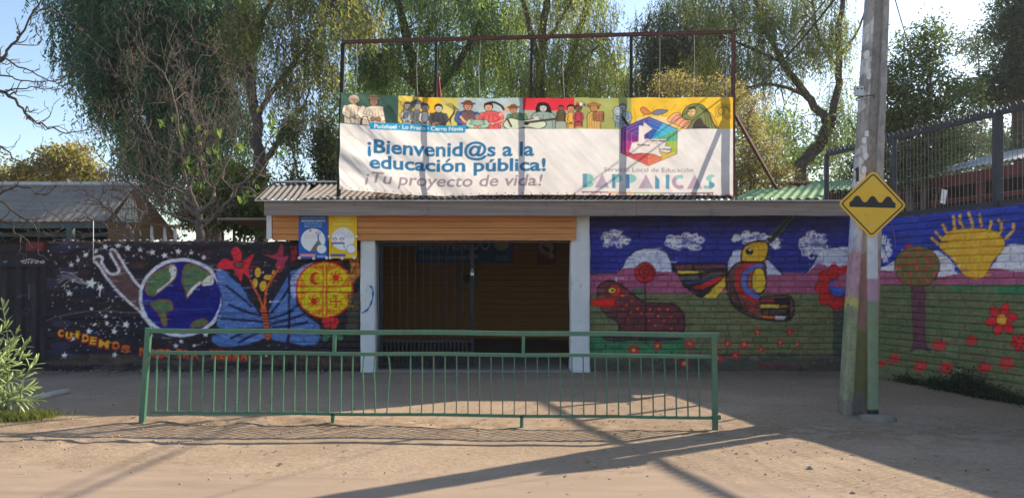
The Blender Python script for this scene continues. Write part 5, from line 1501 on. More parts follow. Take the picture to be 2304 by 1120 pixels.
# ------------------------------------------------------------------ mesh fence on the right wall
RO3 = Vector(RO); RD3 = Vector((RD[0], RD[1], 0)); RN3 = Vector((RD[1], -RD[0], 0))
def rw(u, z, w=-.10): return RO3+RD3*u+RN3*w+Vector((0, 0, z))
uY = lambda Y: (RO[1]-Y)/abs(RD[1])
FT, FB = 3.90, 2.655
t = thing('mesh_fence', 'dark blue steel fence with wire mesh and spiked top rail on the painted wall', 'fence', rw(4, 2.6))
u0, u1 = uY(14.5), 9.1
mb = MB(); mb.bar(rw(u0, FT), rw(u1, FT), .045, .055); mb.build('top_rail', M['fence'], t)
mb = MB(); mb.bar(rw(u0, FB), rw(u1, FB), .07, .07); mb.build('bottom_rail', M['fence'], t)
for Y, w in ((14.5, .07), (13.67, .07), (12.82, .06), (10.9, .10), (8.0, .08)):
    mb = MB(); mb.bar(rw(uY(Y), 2.60), rw(uY(Y), FT+.02), w, w); mb.build('post', M['fence'], t)
R = Matrix.Rotation(math.atan2(RD[1], RD[0]), 4, 'Z')
mb = MB(); mb.box((-.0022, -.0022, 0), (.0022, .0022, FT-FB-.06)); wire_me = mb.me('mesh_wire', M['wire'])
k = u0+.06
while k < u1-.03:
    link('mesh_wire', wire_me, t, mtx=Matrix.Translation(rw(k, FB+.03)) @ R); k += .075
for z in np.arange(FB+.15, FT-.05, .19):
    mb = MB(); mb.bar(rw(u0+.03, z, -.092), rw(u1, z, -.092), .004); mb.build('cross_wire', M['wire'], t)
mb = MB(); mb.add([(-.035, -.004, 0), (.035, -.004, 0), (.045, -.004, .10), (.005, -.004, .035), (-.03, -.004, .085), (-.035, .004, 0), (.035, .004, 0), (.045, .004, .10), (.005, .004, .035), (-.03, .004, .085)],
       [(0, 1, 2, 3, 4), (9, 8, 7, 6, 5), (0, 5, 6, 1), (1, 6, 7, 2), (2, 7, 8, 3), (3, 8, 9, 4), (4, 9, 5, 0)])
spike_me = mb.me('spike', M['fence']); k = u0+.04
while k < u1-.05:
    link('spike', spike_me, t, mtx=Matrix.Translation(rw(k, FT+.028)) @ R); k += .105
mb = MB(); c = P(2123, 443, 11.95)
mb.add([c+Vector((-.05, 0, -.09)), c+Vector((.03, .01, -.11)), c+Vector((.06, 0, .10)), c+Vector((-.03, -.01, .12)), c+Vector((-.05, .004, -.09)), c+Vector((.03, .014, -.11)), c+Vector((.06, .004, .10)), c+Vector((-.03, -.006, .12))],
       [(0, 1, 2, 3), (7, 6, 5, 4), (0, 4, 5, 1), (1, 5, 6, 2), (2, 6, 7, 3), (3, 7, 4, 0)])
o = mb.build('paper_tag', M['whiteplastic']); tag(o, 'white crumpled paper tag caught in the wire mesh fence', 'paper')

# ------------------------------------------------------------------ buildings behind
# shed at the left
SE, SR = 16.0, 17.3
t = thing('shed', 'low shed with dark corrugated roof behind the star wall', 'shed', (-10.5, 16.5, 0))
xs = np.linspace(-16.0, PX(236, SE), 9)
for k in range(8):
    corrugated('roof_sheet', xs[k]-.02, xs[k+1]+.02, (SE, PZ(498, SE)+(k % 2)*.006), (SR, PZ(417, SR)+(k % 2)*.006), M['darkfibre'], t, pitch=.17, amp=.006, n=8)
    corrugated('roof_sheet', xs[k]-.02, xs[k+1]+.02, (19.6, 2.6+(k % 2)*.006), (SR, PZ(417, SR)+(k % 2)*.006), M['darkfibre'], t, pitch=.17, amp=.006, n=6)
mb = MB(); mb.tube([(x, SR, PZ(417, SR)+.03) for x in np.linspace(-16, PX(306, SR), 14)], .055, 8); mb.build('ridge_cap', M['zinc'], t, True)
mb = MB(); mb.box((-16, SE+.05, PZ(513, SE)), (PX(234, SE), SE+.12, PZ(501, SE))); mb.build('eave_beam', M['greenbeam'], t)
mb = MB(); mb.box((-16, SE+.35, PZ(530, SE)), (PX(220, SE), SE+.42, PZ(521, SE))); mb.build('rear_beam', M['greenbeam'], t)
for px in (-120, 152): mb = MB(); mb.box((PX(px, SE)-.06, SE+.05, 0), (PX(px, SE)+.06, SE+.17, PZ(513, SE))); mb.build('post', M['greenbeam'], t)
mb = MB(); mb.box((-16, SE+.6, 0), (PX(236, SE), SE+.7, PZ(501, SE))); mb.build('wall', M['dark'], t)
mb = MB(); mb.box((PX(236, SE), SE+.1, 0), (PX(334, SE), SE+.2, PZ(504, SE))); mb.build('end_wall', M['brown'], t)
mb = MB(); mb.box((PX(232, SE), SE+.06, PZ(506, SE)), (PX(336, SE), SE+.24, PZ(501, SE))); mb.build('end_beam', M['brown'], t)
t = thing('gable_sheet', 'pale corrugated sheet standing in the shed gable', 'metal sheet', P(285, 500, 16.2))
a, b, c = P(252, 500, 16.22), P(314, 500, 16.22), P(298, 432, 16.22)
V = []; n = 40
for k in range(n):
    s_ = k/(n-1); p = a.lerp(b, s_); top = a.lerp(c, s_/.74) if s_ < .74 else c.lerp(b, (s_-.74)/.26)
    w = Vector((0, .014*math.sin(k*1.6), 0)); V += [p+w, Vector((p.x, p.y, max(top.z, p.z+.004)))+w]
f = [(2*k, 2*k+2, 2*k+3, 2*k+1) for k in range(n-1)]
mb = MB(); mb.add(V, f); mb.add([v+Vector((0, .006, 0)) for v in V], [q[::-1] for q in f]); mb.build('sheet', mat('pale_sheet', (.6, .58, .5), var=.15, rough=.6, bump=0), t)
mb = MB(); mb.bar(P(306, 432, 16.1), P(330, 500, 16.1), .20, .04, (0, 1, 0)); o = mb.build('leaning_board', M['brown']); tag(o, 'brown board leaning on the shed gable beside the bare tree', 'board')
t = thing('wooden_rack', 'small white-legged rack beside the shed above the star wall', 'rack', (PX(366, 15.6), 15.6, 0))
for px, w in ((342, .05), (371, .05), (394, .05)): mb = MB(); mb.box((PX(px, 15.6)-w/2, 15.58, 0), (PX(px, 15.6)+w/2, 15.63, PZ(506+(px-342)*.1, 15.6))); mb.build('leg', M['whiteplastic'], t)
mb = MB(); mb.bar(P(336, 503, 15.6), P(398, 511, 15.6), .35, .05, (0, 0, 1)); mb.build('top', M['brown'], t)
mb = MB(); mb.tube([P(210, 497, 13.72), P(210, 560, 13.72), P(210, 592, 13.73)], .006, 5); o = mb.build('hanging_cable', M['whiteplastic'], None, True); tag(o, 'thin pale cable hanging down over the star wall', 'cable')

# house behind the fence
t = thing('house', 'red house with pale corrugated roof behind the mesh fence', 'house', (11.5, 16, 0))
hd = Vector((.55, -2.7, 0)).normalized(); hn = Vector((hd.y, -hd.x, 0)); H0 = Vector((10.55, 20.7, 0))
def hw(u, z, w=0): return H0+hd*u+hn*w+Vector((0, 0, z))
for k in range(9):
    V = []; n = 24
    for j in range(n):
        u = k*1.0+j/(n-1)*1.02; zz_ = .02*math.sin(u*2*math.pi/.16)
        V += [hw(u, 4.19+zz_, .55), hw(u, 5.0+zz_, -2.6)]
    f = [(2*j, 2*j+2, 2*j+3, 2*j+1) for j in range(n-1)]
    mb = MB(); mb.add(V, f); mb.add([v-Vector((0, 0, .008)) for v in V], [q[::-1] for q in f]); mb.build('roof_sheet', M['zinc'], t, True)
mb = MB(); mb.bar(hw(0, 3.98, .42), hw(9, 3.98, .42), .05, .24); mb.build('fascia', M['redwall'], t)
mb = MB(); mb.bar(hw(0, 3.50, .30), hw(9, 3.50, .30), .06, .10); mb.build('beam', M['redwall'], t)
mb = MB()
for a_, b_ in ((0, 9),):
    v = [hw(a_, 0, -.9), hw(b_, 0, -.9), hw(b_, 4.1, -.9), hw(a_, 4.1, -.9), hw(a_, 0, -1.0), hw(b_, 0, -1.0), hw(b_, 4.1, -1.0), hw(a_, 4.1, -1.0)]
    mb.add(v, [(0, 1, 2, 3), (7, 6, 5, 4), (0, 4, 5, 1), (1, 5, 6, 2), (2, 6, 7, 3), (3, 7, 4, 0)])
mb.build('wall', M['dark'], t)
for u in (.3, 2.6, 5.0, 7.5): mb = MB(); mb.bar(hw(u, 0, .35), hw(u, 3.9, .35), .12); mb.build('post', M['redwall'], t)
mb = MB(); mb.bar(hw(4.2, 3.1, -.8), hw(4.7, 3.1, -.8), .04, .45); mb.build('window', M['white'], t)
t = thing('lean_to', 'dark red lean-to behind the fence beside the green sheets', 'lean-to', (9.2, 21, 0))
mb = MB(); mb.box((7.0, 20.8, 0), (12.5, 20.95, PZ(418, 20.8))); mb.build('wall', M['dark'], t)
mb = MB(); mb.box((7.0, 20.6, PZ(428, 20.6)), (10.9, 20.7, PZ(412, 20.6))); mb.build('fascia', M['redwall'], t)
corrugated('roof_sheet', 7.0, 10.5, (20.4, PZ(412, 20.6)+.02), (23, PZ(412, 20.6)+.3), M['zinc'], t)
mb = MB(); mb.box((7.0, 20.55, PZ(448, 20.5)), (10.5, 20.62, PZ(441, 20.5))); mb.build('beam', M['redwall'], t)
for px in (1870, 2010, 2080): mb = MB(); mb.box((PX(px, 20.5)-.05, 20.52, 0), (PX(px, 20.5)+.05, 20.6, PZ(428, 20.6))); mb.build('post', M['redwall'], t)

# green translucent sheets
def gsheet(corners, label, pitch=.12):
    a, b, c, d = corners; V = []; n = 60
    for k in range(n):
        s_ = k/(n-1)
        for p, q in ((a, b), (d, c)):
            v = p.lerp(q, s_); V.append(v+Vector((0, 0, .02*math.sin(k*1.05))))
    f = [(2*k, 2*k+2, 2*k+3, 2*k+1) for k in range(n-1)]
    mb = MB(); mb.add(V, f); mb.add([v-Vector((0, 0, .004)) for v in V], [q[::-1] for q in f]); o = mb.build('green_roof_sheet', M['greensheet'], None, True)
    tag(o, label, 'roof sheet', 'green corrugated sheets behind the fascia')
gsheet((P(1652, 447, 14.6), P(1850, 447, 14.2), P(1872, 412, 15.6), P(1690, 428, 15.6)), 'bright green corrugated sheet lying behind the end of the timber fascia')
gsheet((P(1790, 432, 15.4), P(1925, 425, 15.0), P(1945, 408, 16.6), P(1835, 406, 16.8)), 'darker green corrugated sheet behind the fence foot')

# cables
for k, (a, b, lab) in enumerate((((1905, -60, 10.5), (1640, 205, 27), 'uppermost black cable running from the pole into the trees'), ((1900, -30, 10.5), (1632, 235, 27), 'middle black cable running from the pole into the trees'), ((1925, -60, 10.4), (1625, 250, 27), 'lowest black cable running from the pole into the trees'))):
    A, B = P(*a), P(*b)
    mb = MB(); mb.tube([A.lerp(B, s_)-Vector((0, 0, 1.2*s_*(1-s_))) for s_ in np.linspace(0, 1, 20)], .012, 6); o = mb.build('overhead_cable', M['cable'], None, True); tag(o, lab, 'cable', 'overhead cables')
A, B = P(2003, -40, 10.2), P(2100, 240, 20)
mb = MB(); mb.tube([A.lerp(B, s_)-Vector((0, 0, .8*s_*(1-s_))) for s_ in np.linspace(0, 1, 20)], .008, 6); o = mb.build('overhead_cable', M['cable'], None, True); tag(o, 'thin black cable running from the pole over the fence', 'cable')

# plastic pipe on the ground
mb = MB(); a, b = Vector((PX(95, 10.4), 10.15, .05)), Vector((PX(138, 10.8), 10.95, .06))
mb.tube([a, a.lerp(b, .5)+Vector((0, 0, .01)), b], .045, 12); o = mb.build('pipe', mat('pale_pipe', (.42, .38, .34), var=.15, bump=.2), None, True); tag(o, 'short pale pipe lying on the dirt beside the oleander', 'pipe')

# ------------------------------------------------------------------ trees
def ellipsoid_pts(q, n, blobs, Y, shell=.0):
    """random points in the crown blobs (photo px, at depth Y)"""
    w = np.array([b[2]*b[3]*(b[4] if len(b) > 4 else 1) for b in blobs], float); w /= w.sum()
    idx = q.choice(len(blobs), n, p=w)
    d = q.normal(size=(n, 3)); d /= np.linalg.norm(d, axis=1)[:, None]
    r = q.random(n)**(1/3); r = shell+(1-shell)*r
    out = np.zeros((n, 3))
    B = np.array([b[:4] for b in blobs], float)[idx]
    dep = np.array([(b[5] if len(b) > 5 else 0) for b in blobs], float)[idx]
    s = Y/F
    out[:, 0] = (B[:,0]-CX)*s+d[:,0]*r*B[:,2]*s
    out[:, 2] = CAMZ+(HZ-B[:,1])*s+d[:,2]*r*B[:,3]*s
    out[:, 1] = Y+dep+d[:,1]*r*np.minimum(B[:,2], B[:,3]*1.2)*s*1.0
    return out

def leaves(anchor, axis, side, l, w):
    """one pointed quad per leaf"""
    a = anchor; b = anchor+axis*l[:, None]*.45+side*w[:, None]; c = anchor+axis*l[:, None]; d = anchor+axis*l[:, None]*.45-side*w[:, None]
    V = np.stack([a, b, c, d], 1).reshape(-1, 3)
    return V, np.arange(len(V)).reshape(-1, 4)

def unit(v): return v/(np.linalg.norm(v, axis=-1, keepdims=True)+1e-9)

def palette(q, n, pal):
    pal = np.array(pal); i = q.choice(len(pal), n); return pal[i]*q.uniform(.7, 1.3, (n, 1))

stalks = []
def weeping(seed, blobs, Y, nstr, per, L, pal, leaf=(.13, .016), sway=.12, clump=20):
    """hanging strings of narrow leaves, as on a pepper tree; strings gather in clumps"""
    q = np.random.default_rng(seed)
    ncl = max(nstr//clump, 4)
    cl = ellipsoid_pts(q, ncl, blobs, Y)
    ci = q.choice(ncl, nstr)
    A = cl[ci]+q.normal(size=(nstr, 3))*np.array([.26, .26, .16])
    hue = q.random(ncl)[ci]
    ln = L*q.uniform(.45, 1.25, nstr)
    t = np.tile(np.linspace(.02, 1, per), (nstr, 1))+q.uniform(-.03, .03, (nstr, per))
    lean = q.normal(size=(nstr, 2))*sway
    X = A[:, None, 0]+lean[:, :1]*t**.6*ln[:, None]; Yy = A[:, None, 1]+lean[:, 1:]*t**.6*ln[:, None]; Z = A[:, None, 2]-ln[:, None]*t
    p = np.stack([X, Yy, Z], -1).reshape(-1, 3); n = len(p)
    ang = q.uniform(0, 6.283, n)
    ax = unit(np.stack([np.cos(ang)*.75, np.sin(ang)*.75, -q.uniform(.45, 1.3, n)], 1))
    sd = unit(np.cross(ax, q.normal(size=(n, 3))))
    V, f = leaves(p, ax, sd, leaf[0]*q.uniform(.45, 1.5, n), leaf[1]*q.uniform(.6, 1.5, n))
    # the stalk of every second string, as a thin crooked ribbon
    k2 = np.arange(0, nstr, 2); rp_ = []
    for a_, b_ in ((-.25, .0), (.0, .35), (.35, .7)):
        tt = lambda v: np.stack([A[k2, 0]+lean[k2, 0]*np.sign(v)*abs(v)**.6*ln[k2], A[k2, 1]+lean[k2, 1]*np.sign(v)*abs(v)**.6*ln[k2], A[k2, 2]-ln[k2]*abs(v)*(1 if v > 0 else -.5)], 1)
        wd_ = np.array([.0045, .002, 0]); rp_.append(np.stack([tt(a_)-wd_, tt(a_)+wd_, tt(b_)+wd_*.7, tt(b_)-wd_*.7], 1).reshape(-1, 3))
    stalks.append(np.concatenate(rp_))
    pal = np.array(pal, float)
    h = np.clip(np.repeat(hue, per)+q.normal(size=n)*.18, 0, .999)*(len(pal)-1)
    i = h.astype(int); fr = (h-i)[:, None]
    c = (pal[i]*(1-fr)+pal[np.minimum(i+1, len(pal)-1)]*fr)*q.uniform(.75, 1.25, (n, 1))
    return V, f, np.repeat(c, 4, 0), cl

def clumped(seed, blobs, Y, nclump, per, spread, pal, leaf=(.10, .03), flat=.7, shell=.0):
    q = np.random.default_rng(seed)
    C = ellipsoid_pts(q, nclump, blobs, Y, shell)
    hue = np.repeat(q.random(nclump), per)
    p = np.repeat(C, per, 0)+q.normal(size=(nclump*per, 3))*spread*np.array([1, 1, flat]); n = len(p)
    ax = unit(q.normal(size=(n, 3))+np.array([0, 0, -.25])); sd = unit(np.cross(ax, q.normal(size=(n, 3))))
    V, f = leaves(p, ax, sd, leaf[0]*q.uniform(.6, 1.35, n), leaf[1]*q.uniform(.7, 1.3, n))
    pal = np.array(pal, float); h = np.clip(hue+q.normal(size=n)*.2, 0, .999)*(len(pal)-1); i = h.astype(int); fr = (h-i)[:, None]
    c = (pal[i]*(1-fr)+pal[np.minimum(i+1, len(pal)-1)]*fr)*q.uniform(.75, 1.25, (n, 1))
    return V, f, np.repeat(c, 4, 0), C

def wood(paths, Y, ends, seed, m, twig=.012, ntw=120, dY=None):
    """paths: lists of (px, py, radius); twigs reach from the limbs to points of the crown"""
    q = np.random.default_rng(seed); mb = MB(); nodes = []
    for path in paths:
        dep = [(p[3] if len(p) > 3 else 0) for p in path]
        pts = np.array([[*P(p[0], p[1], Y+d)] for p, d in zip(path, dep)]); rad = np.array([p[2] for p in path])
        s = spl(pts, 6, False); r = np.interp(np.linspace(0, 1, len(s)), np.linspace(0, 1, len(rad)), rad)
        s = s+q.normal(size=s.shape)*(r*.25)[:, None]
        mb.tube(s, list(r), 9); nodes += [(s[i], r[i]) for i in range(len(s)//3, len(s))]
    N = np.array([n[0] for n in nodes]); NR = [n[1] for n in nodes]
    if ends is not None and len(ends):
        for e in ends[q.choice(len(ends), min(ntw, len(ends)), replace=False)]:
            k = np.argsort(np.linalg.norm(N-e, axis=1)+q.random(len(N))*.8)[0]
            a = N[k]; d = np.linalg.norm(e-a)
            if d < .1: continue
            mid = (a+e)/2+np.array([0, 0, .10*d])+q.normal(size=3)*.09*d
            s = spl(np.array([a, mid, e]), 4, False)
            r0 = min(NR[k]*.7, twig*(1+d*.7))
            mb.tube(s, list(np.linspace(r0, .006, len(s))), 5, False)
    return mb

def tree(name, label, base_px, Y, paths, crown, seed, m='bark', group=None, twig=.014, ntw=140, ends=None):
    t = thing(name, label, 'tree', (PX(base_px, Y), Y, 0), group)
    V, f, c, cl = crown
    wood(paths, Y, cl if ends is None else ends, seed, M[m], twig, ntw).build('trunk', M[m], t, True)
    link('crown', mesh('crown', V, f, M['leaf'], False, c), t)
    if stalks:
        w = stalks.pop(); link('twigs', mesh('twigs', w, np.arange(len(w)).reshape(-1, 4), M[m]), t)
    return t

GY0 = lambda Y: HZ+CAMZ*F/Y          # photo row of the ground at depth Y
DK = [(0.052, 0.120, 0.077), (0.072, 0.162, 0.088), (0.111, 0.213, 0.094), (0.188, 0.273, 0.094)]
MID = [(0.083, 0.182, 0.068), (0.144, 0.260, 0.076), (0.242, 0.356, 0.091), (0.379, 0.453, 0.113)]
YG = [(0.158, 0.242, 0.059), (0.251, 0.332, 0.072), (0.369, 0.424, 0.085), (0.474, 0.500, 0.112)]
GOLD = [(.22, .20, .06), (.31, .27, .085), (.42, .35, .12)]
GOLD_ = [(0.293, 0.268, 0.055), (0.439, 0.378, 0.067), (0.561, 0.464, 0.091)]
DULL = [(0.067, 0.116, 0.067), (0.104, 0.152, 0.073), (0.159, 0.189, 0.085)]
trees = 'trees behind the school wall'
Ya = 22.5
tree('pepper_tree', 'huge dark weeping pepper tree with dense crown behind the shed', 470, Ya,
     [[(480, GY0(Ya), .34), (470, 420, .30), (440, 260, .25), (400, 100, .18), (360, -60, .12)], [(470, 400, .22), (380, 280, .16), (300, 140, .10), (230, 30, .05)], [(445, 270, .18), (520, 130, .12), (560, -20, .07)], [(465, 380, .14), (390, 330, .10), (310, 300, .05)]],
     weeping(11, [(240, 20, 120, 90), (400, 0, 180, 110, 1.2), (300, 110, 120, 90), (430, 140, 130, 110), (330, 220, 100, 70), (450, 260, 130, 110), (300, -90, 200, 90, 1.2), (510, 40, 70, 90), (330, 330, 80, 60), (430, 380, 80, 80), (250, 180, 60, 50), (270, 300, 30, 50, .7), (270, 400, 25, 50, .6)], Ya, 7800, 15, 1.25, DK, (.15, .019)), 11, twig=.018, ntw=160)
Yb = 20.5
tree('pepper_tree', 'loose pepper tree with a dark leaning trunk beside the bare walnut', 590, Yb,
     [[(598, GY0(Yb), .20), (590, 440, .17), (578, 300, .145), (560, 180, .12), (530, 70, .10), (505, -40, .07)], [(578, 260, .08), (625, 190, .06), (690, 100, .045), (740, 20, .03)], [(545, 110, .09), (590, 40, .07), (640, -40, .05)], [(585, 380, .10), (640, 300, .07), (690, 230, .045)], [(560, 180, .08), (490, 120, .05), (430, 90, .03)]],
     weeping(12, [(640, 40, 110, 80), (700, 130, 80, 80), (760, 30, 110, 70), (620, 200, 70, 80), (700, 240, 35, 50, .6), (560, 60, 70, 70), (640, 310, 40, 40, .35), (690, -60, 160, 60)], Yb, 1750, 12, .85, [(0.097, 0.174, 0.059), (0.173, 0.236, 0.065), (0.292, 0.298, 0.076), (0.410, 0.372, 0.097)], (.13, .016)), 12, ntw=150)
Yc = 23.5
tree('pepper_tree', 'green weeping pepper tree hanging over the left half of the banner frame', 960, Yc,
     [[(960, GY0(Yc), .26), (955, 300, .22), (930, 150, .17), (900, 30, .12), (880, -60, .08)], [(950, 230, .14), (1040, 130, .10), (1090, 20, .06)], [(945, 200, .11), (860, 130, .07), (800, 80, .04)]],
     weeping(13, [(860, 20, 120, 90), (980, 10, 120, 90), (1060, 70, 100, 90), (900, 110, 110, 70), (1110, 130, 80, 80), (830, 130, 60, 50), (1020, 160, 70, 50), (960, -80, 200, 60), (1140, 40, 60, 90)], Yc, 3300, 13, 1.05, MID, (.13, .017)), 13, ntw=150)
Yd = 22.0
tree('pepper_tree', 'sparse pale tree with two thin upright trunks behind the banner frame', 1220, Yd,
     [[(1215, GY0(Yd), .20), (1222, 330, .17), (1214, 200, .14), (1222, 90, .12), (1235, -40, .09)], [(1216, 160, .10), (1195, 70, .08), (1172, -10, .06)], [(1265, GY0(Yd), .13), (1268, 260, .11), (1290, 120, .09), (1318, 20, .07), (1335, -40, .05)], [(1222, 100, .06), (1265, 40, .05), (1300, -30, .04)], [(1285, 150, .05), (1340, 110, .035), (1375, 70, .02)]],
     weeping(14, [(1280, 40, 100, 70), (1330, 110, 75, 80), (1240, 150, 80, 60), (1300, 190, 90, 40), (1190, 150, 50, 60), (1370, 170, 35, 40, .6), (1260, -50, 140, 50)], Yd, 2100, 12, .85, YG, (.11, .013)), 14, ntw=240, twig=.010)
Ye = 25.0
tree('pepper_tree', 'tall tree with a forked dark trunk beside the utility pole', 1790, Ye,
     [[(1765, GY0(Ye), .34), (1800, 400, 0.216), (1845, 320, 0.194), (1868, 265, 0.173)], [(1862, 275, 0.144), (1815, 215, 0.122), (1760, 140, 0.101), (1720, 60, 0.072), (1690, -40, 0.050)], [(1868, 270, 0.137), (1888, 190, 0.115), (1886, 90, 0.094), (1900, -30, 0.065)], [(1820, 220, 0.065), (1740, 190, 0.050), (1660, 200, 0.029)], [(1760, 140, 0.058), (1690, 110, 0.043), (1620, 80, 0.025)], [(1887, 130, 0.050), (1930, 70, 0.036), (1950, 10, 0.022)], [(1885, 150, 0.043), (1845, 90, 0.032), (1830, 10, 0.022)]],
     weeping(15, [(1640, 60, 110, 80), (1740, 20, 100, 70), (1700, 150, 100, 70), (1860, 60, 80, 90), (1600, 140, 70, 60), (1790, 110, 60, 60), (1900, 220, 60, 60), (1760, 250, 60, 50), (1720, -60, 200, 60), (1850, 300, 60, 40, .5)], Ye, 3500, 12, .95, [(0.086, 0.149, 0.059), (0.140, 0.205, 0.065), (0.216, 0.260, 0.070), (0.302, 0.335, 0.081)], (.12, .015)), 15, ntw=220)
Yf = 27.0
tree('pepper_tree', 'bluish-green weeping tree behind the right half of the banner frame', 1500, Yf,
     [[(1500, GY0(Yf), .22), (1500, 300, .18), (1520, 150, .13), (1560, 20, .08)], [(1505, 230, .10), (1470, 140, .07), (1450, 60, .04)]],
     weeping(16, [(1480, 90, 60, 70), (1540, 40, 90, 60), (1490, 160, 55, 50), (1560, 130, 70, 60), (1450, 190, 50, 30), (1600, 60, 50, 60), (1620, 190, 60, 40)], Yf, 2600, 12, .95, DULL, (.13, .017)), 16, ntw=120)
Yg = 18.5
def shrub(name, label, base_px, Y, blobs, seed, pal, ncl, per, spread, leaf, m='greybark', ntw=60, group=None, cat='shrub'):
    t = thing(name, label, cat, (PX(base_px, Y), Y, 0), group)
    V, f, c, cl = clumped(seed, blobs, Y, ncl, per, spread, pal, leaf)
    q = random.Random(seed); paths = []
    for b in blobs:
        paths.append([(base_px+q.uniform(-8, 8), GY0(Y), .05), ((base_px+b[0])/2+q.uniform(-12, 12), (GY0(Y)*.35+b[1]*.65), .035), (b[0], b[1], .015)])
    wood(paths, Y, cl, seed, M[m], .010, ntw).build('trunk', M[m], t, True)
    link('crown', mesh('crown', V, f, M['leaf'], False, c), t)
    return t
shrub('acacia_bush', 'golden-green feathery bush behind the right end of the banner', 1690, Yg, [(1680, 260, 40, 60), (1700, 350, 55, 70), (1740, 400, 60, 35), (1665, 400, 30, 45), (1510, 190, 40, 32), (1570, 205, 40, 22), (1640, 205, 30, 30)], 21, GOLD, 330, 44, .13, (.07, .011), ntw=200)
shrub('shrub', 'green bush with upright shoots standing behind the mesh fence', 2060, 19.5, [(2040, 210, 90, 80), (2085, 110, 45, 60), (2030, 120, 18, 60, .7), (2110, 60, 14, 50, .7), (2120, 240, 80, 70), (2050, 310, 110, 60), (2010, 260, 50, 70), (2120, 340, 50, 50), (1960, 330, 40, 70), (2010, 385, 70, 40, 1.6), (1930, 400, 50, 40), (2080, 380, 40, 40, 1.4)], 22, [(.05, .09, .04), (.08, .14, .045), (.13, .19, .05), (.20, .24, .06)], 640, 40, .17, (.10, .022), ntw=220)
tree('evergreen_tree', 'dark evergreen tree at the end of the mesh fence', 2300, 22.0,
     [[(2310, GY0(22), .3), (2300, 300, .24), (2280, 150, .16), (2290, 0, .08)], [(2300, 260, .12), (2230, 200, .08), (2180, 190, .04)], [(2295, 260, .12), (2380, 150, .08)]],
     clumped(23, [(2270, 90, 70, 70), (2330, 40, 90, 80), (2250, 200, 90, 50), (2320, 180, 90, 80), (2190, 215, 50, 25), (2290, 20, 50, 50), (2270, 330, 60, 40, .5), (2400, 150, 100, 120)], 22.0, 620, 50, .19, [(.05, .085, .055), (.07, .12, .065), (.11, .15, .075)], (.12, .022)), 23, ntw=160)
shrub('shrub', 'thin leafy tree above the house roof by the fence post', 2200, 27.0, [(2200, 110, 60, 40, .5), (2180, 300, 40, 60, .6), (2260, 320, 50, 40, .6), (2150, 380, 60, 25)], 24, DULL, 170, 40, .22, (.12, .022), ntw=120)
shrub('yellow_tree', 'yellow autumn tree far behind the shed roof', 140, 36.0, [(90, 390, 60, 30), (150, 365, 60, 40), (200, 395, 45, 25), (20, 400, 40, 20), (-60, 380, 60, 40)], 25, [(.20, .20, .05), (.31, .28, .07), (.42, .35, .09)], 270, 36, .26, (.18, .055), ntw=160, cat='tree')
shrub('shrub', 'sunlit leafy shrub behind the bare walnut trunk', 520, 17.6, [(500, 470, 50, 50), (560, 480, 40, 45), (440, 470, 35, 45), (580, 420, 30, 40), (530, 400, 40, 40, .5)], 26, [(.10, .14, .04), (.16, .21, .05), (.26, .28, .06)], 300, 40, .12, (.10, .03), ntw=50)
shrub('shrub', 'tall narrow shrub between the walnut and the banner frame', 720, 19.2, [(732, 330, 24, 70), (742, 390, 18, 40), (670, 390, 26, 30, .3), (650, 300, 30, 40, .3)], 27, [(.06, .10, .05), (.10, .14, .055), (.19, .20, .06)], 190, 40, .13, (.10, .022), ntw=50)
far = 'distant trees seen through the gaps'
for k, (bpx, Y, blobs, pal, lab) in enumerate(((620, 34, [(600, 330, 90, 70), (680, 360, 70, 60), (560, 380, 60, 60)], YG, 'pale distant tree seen below the loose pepper tree'),
                                               (960, 38, [(900, 190, 110, 60), (1010, 170, 110, 70), (1100, 230, 100, 60), (800, 230, 80, 80)], MID, 'distant tree seen behind the left half of the banner frame'),
                                               (1340, 38, [(1260, 230, 120, 50), (1400, 220, 90, 50), (1340, 160, 80, 40, .5)], YG, 'distant pale tree seen behind the middle of the banner frame'),
                                               (1800, 36, [(1740, 330, 110, 80), (1860, 370, 100, 60), (1690, 420, 80, 40), (1900, 300, 60, 60, .5)], MID, 'distant tree seen behind the forked trunk and green sheets'),
                                               (2090, 38, [(2060, 360, 130, 50), (2230, 350, 120, 50), (2150, 300, 80, 40, .5)], DULL, 'distant tree seen through the wire mesh fence'))):
    if k == 0: continue
    shrub('distant_tree', lab, bpx, Y, blobs, 60+k, pal, 190, 34, .32, (.24, .045), 'bark', 60, far, 'tree')

